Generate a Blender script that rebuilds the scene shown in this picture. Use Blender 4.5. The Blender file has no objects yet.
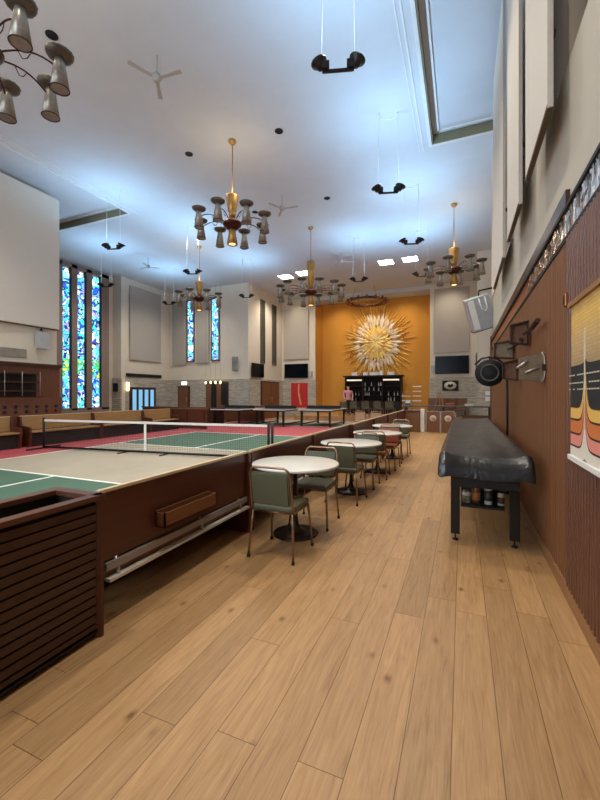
import bpy, bmesh, math, random
from mathutils import Vector, Matrix
random.seed(7)
PI = math.pi
SC = bpy.context.scene
COL = SC.collection

# ------------------------------------------------------------------ camera
TH = math.atan(162/385)
cd = bpy.data.cameras.new('camera'); cam = bpy.data.objects.new('camera', cd); COL.objects.link(cam)
cd.sensor_fit = 'VERTICAL'; cd.sensor_height = 36; cd.sensor_width = 27; cd.lens = 385/800*36
cd.shift_y = -6/800; cd.clip_start = .05; cd.clip_end = 200
cam.location = (0, 0, 1.48); cam.rotation_euler = (PI/2, 0, TH)
SC.camera = cam
# ------------------------------------------------------------------ world, exposure
w = bpy.data.worlds.new('world'); SC.world = w; w.use_nodes = True
w.node_tree.nodes['Background'].inputs[0].default_value = (.55, .65, .8, 1)
w.node_tree.nodes['Background'].inputs[1].default_value = .3
SC.view_settings.view_transform = 'Standard'; SC.view_settings.look = 'None'
SC.view_settings.gamma = 1; SC.view_settings.exposure = .8
SC.view_settings.use_curve_mapping = False
# light strengths
UPLIGHT_W, UPLIGHT_COL = 56, (.34, .66, 1.0)
DOWNLIGHT_W, WARM = 265, (1.0, .90, .75)
CHAND_W = 16
CEIL = 7.7

# fill lamps added behind the camera, set at two invented rear windows
for wx in (-8.6, -3.2):
    l = bpy.data.lights.new('rear_fill_light', 'AREA'); l.shape = 'RECTANGLE'; l.size = 3.4; l.size_y = 5.0; l.energy = 90; l.color = (.86, .93, 1.0)
    o = bpy.data.objects.new('rear_fill_light', l); COL.objects.link(o); o.location = (wx, -3.85, 4.0); o.rotation_euler = (PI/2, 0, PI)
# ------------------------------------------------------------------ object helpers
def link(o, parent=None):
    COL.objects.link(o)
    if parent: o.parent = parent
    return o
def tag(o, label=None, cat=None, group=None, kind=None):
    if label: o['label'] = label
    if cat: o['category'] = cat
    if group: o['group'] = group
    if kind: o['kind'] = kind
    return o
def thing(name, label, cat, loc=(0, 0, 0), rz=0, group=None):
    o = link(bpy.data.objects.new(name, None)); o.empty_display_size = .1
    o.location = loc; o.rotation_euler = (0, 0, rz)
    return tag(o, label, cat, group)
def dup(o, parent=None):
    kids = [k for k in o.children]
    c = o.copy(); link(c, parent)
    for k in kids: dup(k, c)
    return c
def dup_at(o, loc, rz=None, label=None):
    c = dup(o); c.location = loc
    if rz is not None: c.rotation_euler = (0, 0, rz)
    if label: c['label'] = label
    return c

class MB:
    def __init__(s): s.bm = bmesh.new(); s.mi = 0
    def _faces(s, vs, fs):
        V = [s.bm.verts.new(v) for v in vs]
        for f in fs:
            try:
                fc = s.bm.faces.new([V[i] for i in f]); fc.material_index = s.mi
            except ValueError: pass
        return V
    def box(s, x0, x1, y0, y1, z0, z1, bev=0):
        if bev:
            t = bmesh.new(); bmesh.ops.create_cube(t, size=1)
            for v in t.verts:
                v.co = Vector(((x0+x1)/2+v.co.x*(x1-x0), (y0+y1)/2+v.co.y*(y1-y0), (z0+z1)/2+v.co.z*(z1-z0)))
            bmesh.ops.bevel(t, geom=list(t.edges), offset=bev, segments=2, affect='EDGES', profile=.5)
            for f in t.faces: f.material_index = s.mi
            s.merge(t); return s
        vs = [(x0,y0,z0),(x1,y0,z0),(x1,y1,z0),(x0,y1,z0),(x0,y0,z1),(x1,y0,z1),(x1,y1,z1),(x0,y1,z1)]
        s._faces(vs, [(0,3,2,1),(4,5,6,7),(0,1,5,4),(1,2,6,5),(2,3,7,6),(3,0,4,7)]); return s
    def merge(s, t, M=None):
        m = bpy.data.meshes.new('tmp'); t.to_mesh(m); t.free()
        if M: m.transform(M)
        s.bm.from_mesh(m); bpy.data.meshes.remove(m)
    def tube(s, pts, r, n=8, cap=True):
        pts = [Vector(p) for p in pts]; rr = r if isinstance(r, (list, tuple)) else [r]*len(pts)
        rings = []; prev = None
        for i, p in enumerate(pts):
            d = (pts[min(i+1, len(pts)-1)]-pts[max(i-1, 0)]).normalized()
            if prev is None:
                a = Vector((0, 0, 1)) if abs(d.z) < .9 else Vector((1, 0, 0))
                u = d.cross(a).normalized()
            else:
                u = (prev-d*prev.dot(d)).normalized()
            prev = u; v = d.cross(u)
            rings.append([s.bm.verts.new(p+(u*math.cos(2*PI*k/n)+v*math.sin(2*PI*k/n))*rr[i]) for k in range(n)])
        for a, b in zip(rings, rings[1:]):
            for k in range(n):
                f = s.bm.faces.new((a[k], a[(k+1) % n], b[(k+1) % n], b[k])); f.smooth = True; f.material_index = s.mi
        if cap:
            for R_, rev in ((rings[0], True), (rings[-1], False)):
                f = s.bm.faces.new(list(reversed(R_)) if rev else R_); f.material_index = s.mi
        return s
    def lathe(s, prof, c=(0, 0, 0), n=24, M=None, flute=0):
        rings = []
        for r, z in prof:
            ring = []
            for k in range(n):
                rr = r*(1-(flute if k % 2 else 0))
                p = Vector((rr*math.cos(2*PI*k/n), rr*math.sin(2*PI*k/n), z))
                if M: p = M @ p
                ring.append(s.bm.verts.new(p+Vector(c)))
            rings.append(ring)
        for a, b in zip(rings, rings[1:]):
            for k in range(n):
                f = s.bm.faces.new((a[k], a[(k+1) % n], b[(k+1) % n], b[k])); f.smooth = True; f.material_index = s.mi
        for R_ in (rings[0], rings[-1]):
            f = s.bm.faces.new(R_); f.material_index = s.mi
        return s
    def prism(s, poly, axis, a0, a1):
        # poly of 2D points extruded along axis ('x','y','z')
        def P(p, a):
            return {'x': (a, p[0], p[1]), 'y': (p[0], a, p[1]), 'z': (p[0], p[1], a)}[axis]
        A = [s.bm.verts.new(P(p, a0)) for p in poly]; B = [s.bm.verts.new(P(p, a1)) for p in poly]
        n = len(poly)
        fs = [s.bm.faces.new(A), s.bm.faces.new(list(reversed(B)))]
        for k in range(n): fs.append(s.bm.faces.new((A[k], B[k], B[(k+1) % n], A[(k+1) % n])))
        for f in fs: f.material_index = s.mi
        return s
    def build(s, name, mats, parent=None, bevel=0, smooth=False):
        bmesh.ops.recalc_face_normals(s.bm, faces=list(s.bm.faces))
        m = bpy.data.meshes.new(name); s.bm.to_mesh(m); s.bm.free()
        for x in (mats if isinstance(mats, (list, tuple)) else [mats]): m.materials.append(x)
        o = link(bpy.data.objects.new(name, m), parent)
        if smooth:
            for p in m.polygons: p.use_smooth = True
        if bevel:
            b = o.modifiers.new('bevel', 'BEVEL'); b.width = bevel; b.segments = 2; b.limit_method = 'ANGLE'
        return o
def box(name, mat, x0, x1, y0, y1, z0, z1, parent=None, bev=0):
    return MB().box(x0, x1, y0, y1, z0, z1, bev).build(name, mat, parent)
def struct(name, mat, x0, x1, y0, y1, z0, z1, parent=None):
    o = box(name, mat, x0, x1, y0, y1, z0, z1, parent)
    if not parent: o['kind'] = 'structure'
    return o

# ------------------------------------------------------------------ material helpers
class NT:
    def __init__(s, name):
        s.m = bpy.data.materials.new(name); s.m.use_nodes = True
        s.t = s.m.node_tree; s.n = s.t.nodes; s.l = s.t.links
        s.b = s.n['Principled BSDF']; s.out = s.n['Material Output']
    def node(s, typ, **k):
        x = s.n.new(typ)
        for a, v in k.items(): setattr(x, a, v)
        return x
    def put(s, sock, v):
        if isinstance(v, bpy.types.NodeSocket): s.l.new(v, sock)
        elif v is not None: sock.default_value = v
    def math(s, op, a, b=None, c=None):
        x = s.node('ShaderNodeMath', operation=op)
        s.put(x.inputs[0], a); s.put(x.inputs[1], b); s.put(x.inputs[2], c)
        return x.outputs[0]
    def xyz(s):
        tc = s.node('ShaderNodeTexCoord'); sp = s.node('ShaderNodeSeparateXYZ')
        s.l.new(tc.outputs['Object'], sp.inputs[0]); return sp.outputs
    def comb(s, x, y, z):
        c = s.node('ShaderNodeCombineXYZ'); s.put(c.inputs[0], x); s.put(c.inputs[1], y); s.put(c.inputs[2], z)
        return c.outputs[0]
    def coord(s, scale=(1, 1, 1)):
        tc = s.node('ShaderNodeTexCoord'); mp = s.node('ShaderNodeMapping')
        s.l.new(tc.outputs['Object'], mp.inputs[0]); mp.inputs['Scale'].default_value = scale
        return mp.outputs[0]
    def noise(s, vec, scale, detail=4, rough=.5, dist=0):
        x = s.node('ShaderNodeTexNoise'); s.put(x.inputs['Vector'], vec)
        x.inputs['Scale'].default_value = scale; x.inputs['Detail'].default_value = detail
        x.inputs['Roughness'].default_value = rough; x.inputs['Distortion'].default_value = dist
        return x.outputs[0]
    def ramp(s, fac, stops, interp='LINEAR'):
        r = s.node('ShaderNodeValToRGB'); r.color_ramp.interpolation = interp
        e = r.color_ramp.elements
        while len(e) < len(stops): e.new(.5)
        for i, (p, c) in enumerate(stops):
            e[i].position = p; e[i].color = (*c, 1)
        s.put(r.inputs[0], fac); return r.outputs[0]
    def mix(s, f, a, b, blend='MIX'):
        x = s.node('ShaderNodeMix', data_type='RGBA', blend_type=blend)
        s.put(x.inputs[0], f)
        for sock, v in ((x.inputs[6], a), (x.inputs[7], b)):
            if isinstance(v, tuple) and len(v) == 3: v = (*v, 1)
            s.put(sock, v)
        return x.outputs[2]
    def bump(s, h, strength=.2, dist=.01):
        x = s.node('ShaderNodeBump'); x.inputs['Strength'].default_value = strength
        x.inputs['Distance'].default_value = dist; s.put(x.inputs['Height'], h)
        s.l.new(x.outputs[0], s.b.inputs['Normal'])
    def base(s, v):
        if isinstance(v, tuple) and len(v) == 3: v = (*v, 1)
        s.put(s.b.inputs['Base Color'], v)
    def set(s, rough=.5, metal=0, **k):
        s.put(s.b.inputs['Roughness'], rough); s.b.inputs['Metallic'].default_value = metal
        for a, v in k.items(): s.b.inputs[a].default_value = v
        return s

def S(r, g, b):   # sRGB 0-255 to linear
    f = lambda c: (c/255/12.92) if c <= 10 else ((c/255+.055)/1.055)**2.4
    return (f(r), f(g), f(b))
def plain(name, c, rough=.6, metal=0, var=.06, scale=6, bump=0):
    n = NT(name); v = n.noise(n.coord(), scale, 5)
    n.base(n.ramp(v, [(.3, tuple(x*(1-var) for x in c)), (.7, tuple(min(1, x*(1+var)) for x in c))]))
    n.set(rough, metal)
    if bump: n.bump(v, bump, .01)
    return n.m
def wood(name, c, rough=.4, axis='z', k=1.0, contrast=.3, board=0):
    n = NT(name)
    sc = {'x': (.6, 9, 9), 'y': (9, .6, 9), 'z': (9, 9, .6)}[axis]
    v1 = n.noise(n.coord(tuple(q*k for q in sc)), 3, 6, .6, .8)
    v2 = n.noise(n.coord(tuple(q*k*4 for q in sc)), 4, 3, .5)
    f = n.math('ADD', n.math('MULTIPLY', v1, .7), n.math('MULTIPLY', v2, .3))
    n.base(n.ramp(f, [(.25, tuple(x*(1-contrast) for x in c)), (.55, c), (.8, tuple(min(1, x*(1+contrast)) for x in c))]))
    n.set(rough); n.bump(f, .08, .003)
    return n.m
def emit(name, c, st):
    n = NT(name); n.base(c); n.b.inputs['Emission Color'].default_value = (*c, 1)
    n.b.inputs['Emission Strength'].default_value = st
    return n.m

# oak plank floor
def oak():
    n = NT('oak_planks'); o = n.xyz(); W, L = .19, 2.1
    rx = n.math('DIVIDE', n.math('ADD', o[0], .04), W)
    row = n.math('FLOOR', rx); fx = n.math('FRACT', rx)
    wn = n.node('ShaderNodeTexWhiteNoise', noise_dimensions='1D'); n.put(wn.inputs['W'], row)
    ry = n.math('ADD', n.math('DIVIDE', o[1], L), n.math('MULTIPLY', wn.outputs[0], 9.7))
    idy = n.math('FLOOR', ry); fy = n.math('FRACT', ry)
    pid = n.comb(row, idy, 0)
    w2 = n.node('ShaderNodeTexWhiteNoise', noise_dimensions='3D'); n.put(w2.inputs['Vector'], pid)
    rnd = w2.outputs[0]
    off = n.math('MULTIPLY', rnd, 37)
    gv = n.comb(n.math('MULTIPLY', o[0], 14), n.math('ADD', n.math('MULTIPLY', o[1], 1.1), off), off)
    g1 = n.noise(gv, 1.6, 7, .62, 1.6)
    gv2 = n.comb(n.math('MULTIPLY', o[0], 90), n.math('ADD', n.math('MULTIPLY', o[1], 3), off), 0)
    g2 = n.noise(gv2, 2.0, 4, .6)
    f = n.math('ADD', n.math('MULTIPLY', g1, .65), n.math('MULTIPLY', g2, .35))
    c = n.ramp(f, [(.24, S(122, 88, 54)), (.44, S(168, 129, 85)), (.58, S(183, 144, 99)), (.8, S(200, 164, 120))])
    tint = n.ramp(rnd, [(0, (.76, .74, .71)), (.3, (.95, .93, .90)), (.65, (1.07, 1.05, 1.02)), (1, (.83, .83, .82))])
    c = n.mix(1.0, c, tint, 'MULTIPLY')
    vo = n.node('ShaderNodeTexVoronoi', voronoi_dimensions='2D'); n.put(vo.inputs['Vector'], n.comb(n.math('MULTIPLY', o[0], 1.5), n.math('ADD', n.math('MULTIPLY', o[1], .9), off), 0))
    vo.inputs['Scale'].default_value = 1.9
    ksp = n.node('ShaderNodeSeparateColor'); n.l.new(vo.outputs['Color'], ksp.inputs[0])
    knot = n.ramp(n.math('ADD', vo.outputs['Distance'], n.math('MULTIPLY', g1, .04)), [(.035, (.28, .19, .12)), (.055, (.62, .53, .43)), (.1, (1, 1, 1))])
    c = n.mix(n.math('MULTIPLY', n.math('POWER', ksp.outputs[0], .8), .85), c, knot, 'MULTIPLY')
    ex = n.math('MULTIPLY', n.math('MINIMUM', fx, n.math('SUBTRACT', 1, fx)), W)
    ey = n.math('MULTIPLY', n.math('MINIMUM', fy, n.math('SUBTRACT', 1, fy)), L)
    e = n.math('MINIMUM', ex, ey)
    gap = n.ramp(n.math('DIVIDE', e, .003), [(.25, (.35, .27, .2)), (.9, (1, 1, 1))])
    n.base(n.mix(1.0, c, gap, 'MULTIPLY'))
    n.set(n.math('ADD', .33, n.math('MULTIPLY', g1, .22)))
    h = n.math('ADD', n.math('MINIMUM', n.math('DIVIDE', e, .004), 1), n.math('MULTIPLY', f, .25))
    n.bump(h, .25, .0015)
    return n.m
def stone():
    n = NT('ledger_stone'); o = n.xyz()
    vec = n.comb(n.math('ADD', o[0], o[1]), o[2], 0)
    br = n.node('ShaderNodeTexBrick'); n.put(br.inputs['Vector'], vec)
    br.inputs['Scale'].default_value = 1; br.inputs['Brick Width'].default_value = .62; br.inputs['Row Height'].default_value = .11
    br.inputs['Mortar Size'].default_value = .008; br.offset = .37; br.squash = .7; br.squash_frequency = 3
    br.inputs['Color1'].default_value = (*S(196, 186, 168), 1); br.inputs['Color2'].default_value = (*S(150, 143, 130), 1)
    br.inputs['Mortar'].default_value = (*S(104, 98, 90), 1)
    v = n.noise(n.coord((1, 1, 5)), 3, 6, .6)
    n.base(n.mix(.6, br.outputs[0], n.ramp(v, [(.3, S(140, 132, 120)), (.7, S(214, 206, 190))])))
    n.set(.85); n.bump(br.outputs['Fac'], -.4, .01)
    return n.m
def stained(seed, pal):
    n = NT('stained_glass'); o = n.xyz()
    vec = n.comb(n.math('ADD', n.math('ADD', o[0], o[1]), seed), o[2], 0)
    nz = n.node('ShaderNodeTexNoise'); n.put(nz.inputs['Vector'], vec); nz.inputs['Scale'].default_value = 1.6; nz.inputs['Detail'].default_value = 1
    add = n.node('ShaderNodeVectorMath', operation='MULTIPLY_ADD')
    n.l.new(nz.outputs['Color'], add.inputs[0]); add.inputs[1].default_value = (.9, .9, 0); n.l.new(vec, add.inputs[2])
    vo = n.node('ShaderNodeTexVoronoi'); n.l.new(add.outputs[0], vo.inputs['Vector']); vo.inputs['Scale'].default_value = 6.5
    sp = n.node('ShaderNodeSeparateColor'); n.l.new(vo.outputs['Color'], sp.inputs[0])
    c = n.ramp(sp.outputs[0], pal, 'CONSTANT')
    yel = n.ramp(sp.outputs[1], [(0, S(190, 230, 90)), (.5, S(70, 190, 120))], 'CONSTANT')
    band = n.math('LESS_THAN', n.math('ABSOLUTE', n.math('SUBTRACT', o[2], 2.7)), .45)
    sel = n.math('MULTIPLY', band, n.math('GREATER_THAN', sp.outputs[2], .45))
    c = n.mix(sel, c, yel)
    ve = n.node('ShaderNodeTexVoronoi', feature='DISTANCE_TO_EDGE'); n.l.new(add.outputs[0], ve.inputs['Vector']); ve.inputs['Scale'].default_value = 6.5
    lead = n.math('GREATER_THAN', ve.outputs['Distance'], .05)
    c = n.mix(lead, (.005, .008, .02), c)
    n.base((.02, .02, .03)); n.l.new(c, n.b.inputs['Emission Color']); n.b.inputs['Emission Strength'].default_value = 1.15
    n.set(.15)
    return n.m
def plaster(name, c, bump=.06):
    n = NT(name); v = n.noise(n.coord((1, 1, .5)), 2.2, 8, .6)
    n.base(n.ramp(v, [(.3, tuple(x*.95 for x in c)), (.7, c)]))
    n.set(.85); n.bump(n.noise(n.coord(), 40, 4), bump, .004)
    return n.m

M = {}
M['oak'] = oak()
M['stone'] = stone()
M['ceiling'] = plaster('ceiling_paint', S(204, 208, 212))
M['coffer_side'] = plain('coffer_side_paint', S(126, 118, 92), .8)
M['white_trim'] = plain('white_trim', S(222, 222, 220), .6)
M['cream'] = plaster('cream_plaster', S(222, 212, 194))
M['cream_r'] = plaster('warm_grey_plaster', S(190, 183, 168), .3)
M['panel'] = plain('acoustic_fabric', S(176, 168, 158), .95, var=.03, scale=30, bump=.1)
M['panel_w'] = plain('pale_acoustic_fabric', S(214, 208, 196), .95, var=.02, scale=30, bump=.05)
M['panel_edge'] = plain('brown_panel_edge', S(96, 80, 62), .8)
M['recess'] = plaster('recess_shade_plaster', S(150, 138, 122))  # darker base colour carries the shade of the upper wall recess
M['gold'] = plaster('gold_wall_paint', S(214, 150, 58))
M['walnut'] = wood('walnut_veneer', S(96, 56, 38), .38, 'y')
M['walnut_v'] = wood('walnut_vertical', S(120, 78, 47), .5, 'z', contrast=.2)
M['reed'] = wood('reeded_walnut', S(104, 62, 39), .45, 'z', contrast=.15)
M['dark_walnut'] = wood('dark_walnut', S(62, 31, 22), .4, 'y')
M['pew_back'] = wood('pew_mahogany', S(80, 38, 26), .36, 'y', contrast=.25)
M['pew_tan'] = wood('pew_light_wood', S(156, 122, 80), .45, 'y')
M['rack_wood'] = wood('rack_wood', S(122, 76, 44), .45, 'y')
M['base_wood'] = wood('base_oak', S(150, 108, 70), .5, 'y')
M['black'] = plain('black_metal', S(12, 12, 13), .4, .1)
M['blackmat'] = plain('matt_black', S(10, 10, 11), .7)
M['interior'] = plain('dark_interior', S(30, 20, 16), .8)
M['chrome'] = plain('chrome', S(190, 186, 180), .22, 1)
M['steel'] = plain('brushed_steel', S(170, 166, 158), .4, .8)
M['tube'] = plain('bronze_tube', S(150, 122, 98), .28, .85)
M['cabinet_walnut'] = wood('cabinet_walnut', S(98, 58, 40), .45, 'z')
M['brass'] = plain('brass', S(184, 142, 80), .38, .6, var=.15)
M['bronze'] = plain('oxblood_bronze', S(70, 34, 24), .35, .6)
M['cup'] = plain('pewter_metal', S(150, 144, 134), .3, .45, var=.12, scale=20)
M['dish'] = plain('dark_pewter_dish', S(98, 94, 84), .4, .6, var=.2, scale=60)
M['glow'] = emit('warm_lamp_glass', S(255, 226, 170), 3.0)
M['glow_dim'] = emit('warm_cup_lining', S(240, 206, 140), 1.3)
M['glow_w'] = emit('white_lamp_panel', (1, .97, .9), 9)
M['rail_grey'] = plain('grey_painted_rail', S(150, 142, 140), .4, .3)
M['rail_white'] = plain('pale_metal_rail', S(214, 208, 200), .35, .2)
M['rail_cream'] = plain('cream_edge_wood', S(206, 184, 146), .4)
M['olive'] = plain('olive_vinyl', S(88, 88, 68), .5, var=.06, scale=40, bump=.05)
M['rust'] = plain('rust_vinyl', S(150, 80, 48), .5, var=.08, scale=40)
M['tan_vinyl'] = plain('tan_vinyl', S(176, 160, 128), .5, var=.08, scale=30)
M['laminate'] = plain('white_laminate', S(226, 226, 220), .16, var=.02)
M['foot'] = plain('dark_bronze_base', S(48, 38, 32), .28, .5)
M['red_court'] = plain('red_court_paint', S(164, 66, 74), .7, var=.06, scale=2)
M['green_court'] = plain('green_court_paint', S(66, 98, 82), .7, var=.05, scale=2)
M['tan_court'] = plain('taupe_court_paint', S(160, 152, 136), .7, var=.04, scale=2)
M['line'] = plain('white_line_paint', S(232, 234, 228), .6, var=.02)
M['white'] = plain('white_plastic', S(232, 232, 228), .45, var=.02)
M['net'] = plain('black_net_cord', S(34, 36, 36), .8)
M['grey_box'] = plain('grey_plastic', S(172, 176, 178), .5)
M['screen'] = plain('tv_screen', S(4, 10, 20), .2, var=.05); M['screen'].node_tree.nodes['Principled BSDF'].inputs['Specular IOR Level'].default_value = .12
M['reddoor'] = plain('crimson_panel', S(190, 40, 36), .6)
M['skin'] = plain('skin', S(206, 160, 132), .6)
M['pink'] = plain('pink_shirt_cloth', S(214, 142, 160), .8)
M['navy'] = plain('dark_trouser_cloth', S(34, 36, 46), .8)
M['hair'] = plain('dark_hair', S(50, 38, 30), .7)
M['fan'] = plain('pale_fan_blade', S(176, 172, 166), .6)
M['glass_jar'] = plain('amber_jar', S(150, 100, 52), .2)
M['label_paper'] = plain('paper_label', S(206, 200, 180), .6)
M['copper'] = plain('copper', S(150, 92, 62), .35, .7, var=.2)
M['copper_bright'] = plain('bronze_mirror_tile', S(196, 156, 120), .2, .9, var=.3, scale=60)
M['art_glass_white'] = plain('frosted_art_glass', S(232, 222, 200), .4)
M['art_yellow'] = plain('amber_art_glass', S(246, 212, 122), .35)
M['art_pink'] = plain('rose_art_glass', S(226, 168, 140), .2)
M['art_red'] = plain('ruby_art_glass', S(196, 70, 48), .25)
# black vinyl cover
n = NT('black_vinyl_cover'); v = n.noise(n.coord((1, .6, 1)), 5, 5, .6, 1.2)
n.base(n.ramp(v, [(.3, S(8, 9, 11)), (.7, S(20, 22, 26))])); n.set(.3); n.b.inputs['Specular IOR Level'].default_value = .7; n.bump(n.noise(n.coord((1, .5, 1)), 3.5, 3, .5, 1.0), .5, .03); M['vinyl'] = n.m
# mirror mosaic: thin upright glass facets, bright reflections put into their pale colour
n = NT('mirror_mosaic'); o = n.xyz()
wn = n.node('ShaderNodeTexWhiteNoise', noise_dimensions='3D')
n.put(wn.inputs['Vector'], n.comb(0, n.math('FLOOR', n.math('MULTIPLY', o[1], 46)), n.math('FLOOR', n.math('MULTIPLY', o[2], 21))))
n.base(n.ramp(wn.outputs[0], [(0, S(150, 160, 170)), (.5, S(210, 216, 222)), (1, S(245, 248, 250))]))
n.set(.25, .3); M['mosaic'] = n.m
blues = [(0, S(40, 80, 215)), (.12, S(70, 205, 232)), (.34, S(225, 246, 250)), (.52, S(110, 160, 240)), (.62, S(130, 225, 235)), (.84, S(30, 40, 130)), (.92, S(170, 160, 235))]
M['stained'] = stained(0, blues)
M['stained_dim'] = plain('dusky_glass', S(60, 62, 56), .2)

# ------------------------------------------------------------------ spot and point lamps
def spot(name, loc, energy, col, size=2.4, blend=1, up=False, parent=None, radius=.08):
    l = bpy.data.lights.new(name, 'SPOT'); l.energy = energy; l.color = col; l.spot_size = size; l.spot_blend = blend; l.shadow_soft_size = radius
    o = link(bpy.data.objects.new(name, l), parent); o.location = loc
    if up: o.rotation_euler = (PI, 0, 0)
    return o
def point(name, loc, energy, col, radius=.1, parent=None):
    l = bpy.data.lights.new(name, 'POINT'); l.energy = energy; l.color = col; l.shadow_soft_size = radius
    o = link(bpy.data.objects.new(name, l), parent); o.location = loc
    return o

# ================================================================== SETTING
YB, XL = -4.0, -17.1
floor = struct('floor', M['oak'], -18, 2, YB, 25, -.1, 0)
# ceiling with two coffers
c = MB()
c.box(-10.55, -.69, YB, 25, CEIL, CEIL+.3); c.box(-.69, 2, 10.1, 25, CEIL, CEIL+.3)
c.box(-18, -10.55, 9.9, 25, CEIL, CEIL+.3); c.box(-18, -14.6, YB, 9.9, CEIL, CEIL+.3)
c.box(-.69, 2, YB, 10.1, CEIL+.21, CEIL+.41); c.box(-14.6, -10.55, YB, 9.9, CEIL+.21, CEIL+.41)
tag(c.build('ceiling', M['ceiling']), kind='structure')
def coffer_trim(i, x0, x1, y1, inner):
    r = struct('trim_%d' % i, M['coffer_side'], x0, x1, y1-.03, y1, CEIL-.02, CEIL+.2)
    m = MB(); m.box(inner[0], inner[0]+.03*inner[1], YB, y1, CEIL-.02, CEIL+.2)
    m.build('side_board', M['coffer_side'], r)
    m = MB()
    a, s = inner
    m.box(min(a, a-.07*s), max(a, a-.07*s), YB, y1+.07, CEIL-.035, CEIL); m.box(x0, x1, y1, y1+.07, CEIL-.035, CEIL)
    m.box(min(a-.2*s, a-.23*s), max(a-.2*s, a-.23*s), YB, y1+.2, CEIL-.015, CEIL)
    m.box(min(a-.3*s, a-.32*s), max(a-.3*s, a-.32*s), YB, y1+.2, CEIL-.012, CEIL)
    m.build('moulding', M['white_trim'], r)
    m = MB(); m.box(min(a+.14*s, a+.18*s), max(a+.14*s, a+.18*s), YB, y1-.12, CEIL+.17, CEIL+.21); m.box(x0+.05, x1-.05, y1-.16, y1-.12, CEIL+.17, CEIL+.21)
    m.build('inner_moulding', M['white_trim'], r)
coffer_trim(1, -.69, .72, 10.1, (-.69, 1)); coffer_trim(2, -14.6, -10.55, 9.9, (-10.55, -1))

# right wall
RX = .73
struct('wall_right', M['cream_r'], RX, 1.3, YB, 11.2, 0, 3.95)
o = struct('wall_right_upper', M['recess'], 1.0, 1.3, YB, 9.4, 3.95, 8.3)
struct('wall_right_far', M['cream'], RX-.02, 1.3, 9.4, 11.2, 3.95, 7.7)
struct('wall_right_alcove', M['cream'], 1.6, 1.8, 11.2, 18.6, 0, 7.7)
struct('wall_right_return', M['cream'], 1.3, 1.6, 11.0, 11.2, 0, 7.7)
struct('wall_right_stub', M['cream'], .62, 1.6, 18.5, 18.7, 0, 7.7)
struct('trim_3', M['stone'], .61, 1.6, 18.4, 18.5, 0, 2.38)
struct('wall_right_rear', M['cream'], .8, 1.0, 18.7, 25, 0, 7.7)
# reeded walnut wainscot
def reeds(y0, y1, pitch, depth, z0, z1, x):
    m = MB(); m.mi = 1; m.box(x, RX, y0, y1, z0, z1); m.mi = 0
    k = int((y1-y0)/pitch)
    for i in range(k):
        a = y0+(i+.2)*pitch; b = a+pitch*.6
        m.prism([(x, a), (x-depth, a+.006), (x-depth, b-.006), (x, b)], 'z', z0, z1)
    return m
wr = reeds(-2, 3.36, .062, .016, .1, 2.6, RX-.022).build('trim_4', [M['reed'], M['dark_walnut']]); wr['kind'] = 'structure'  # dark backing puts the shadow lines between reeds into colour
wr = reeds(3.36, 11.2, .062, .005, .1, 2.6, RX-.022).build('trim_5', [M['walnut_v'], M['walnut_v']]); wr['kind'] = 'structure'
struct('trim_6', M['blackmat'], RX-.035, RX, -2, 11.2, 2.60, 2.63)
struct('trim_7', M['blackmat'], RX-.035, RX, -2, 11.2, 2.83, 2.86)
mo = MB(); mo.box(RX-.008, RX, -2, 5.2, 2.63, 2.83)
y = 1.6
while y < 5.2:
    z = 2.632
    wdt = .022 if y < 3.3 else .035
    while z < 2.82:
        hh = min(random.uniform(.05, .12) if y < 3.3 else .045, 2.828-z)
        d1, d2, d3 = (random.uniform(.002, .012) for _ in range(3)); x0 = RX-.012
        V = [mo.bm.verts.new(v) for v in ((x0-d1, y, z), (x0-d2, y+wdt*.9, z), (x0-d3, y+wdt*.9, z+hh*.95), (x0-d1-d3+d2, y, z+hh*.95))]
        f = mo.bm.faces.new(V); f.material_index = 0 if y < 3.3+random.uniform(-.5, .4) else 1
        z += hh
    y += wdt
mo = mo.build('trim_8', [M['mosaic'], M['copper_bright']]); mo['kind'] = 'structure'
struct('trim_9', M['copper'], RX-.012, RX, 5.2, 11.2, 2.63, 2.83)
struct('trim_10', M['dark_walnut'], RX-.03, RX, 3.36, 11.2, 2.86, 2.98)
struct('baseboard_right', M['base_wood'], RX-.04, RX, -2, 11.2, 0, .1)
struct('trim_11', M['dark_walnut'], RX-.05, RX+.01, 11.15, 11.23, 0, 2.98)
# rear walls behind the camera
struct('wall_rear', M['cream'], -18, 2, YB-.2, YB, 0, 8.3)
for i, wx in enumerate((-8.6, -3.2)):  # unseen windows with glowing panes, added to go with the rear fill
    f = MB(); f.box(wx-1.8, wx-1.7, YB, YB+.1, 1.4, 6.6); f.box(wx+1.7, wx+1.8, YB, YB+.1, 1.4, 6.6); f.box(wx-1.8, wx+1.8, YB, YB+.1, 6.5, 6.6); f.box(wx-1.8, wx+1.8, YB, YB+.1, 1.4, 1.5)
    f = f.build('window_%d' % (i+8), M['white_trim']); f['kind'] = 'structure'
    box('glass_pane', emit('fill_glow_glass', (.85, .93, 1), 1.5), wx-1.7, wx+1.7, YB+.02, YB+.04, 1.5, 6.5, f)
struct('wall_left_near', M['cream'], -12.1, -11.9, YB, 8.3, 0, 7.7)
struct('wall_left_outer', M['cream'], XL-.3, XL, YB, 15.0, 0, 8.3)
struct('wall_left_pier', M['cream'], XL, -16.5, 15.0, 15.25, 0, 7.7)
struct('wall_left_panelled', M['cream'], -16.9, -16.6, 15.25, 18.7, 0, 7.7)
struct('wall_transept', M['cream'], -16.9, -11.0, 18.7, 18.9, 0, 7.7)
struct('wall_transept_side', M['cream'], -11.2, -11.0, 18.9, 23.1, 0, 7.7)
struct('wall_back_left', M['cream'], -11.2, -8.66, 23.1, 24.4, 0, 7.7)
struct('wall_back_right', M['cream'], -1.68, .8, 23.1, 24.4, 0, 7.7)
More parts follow.
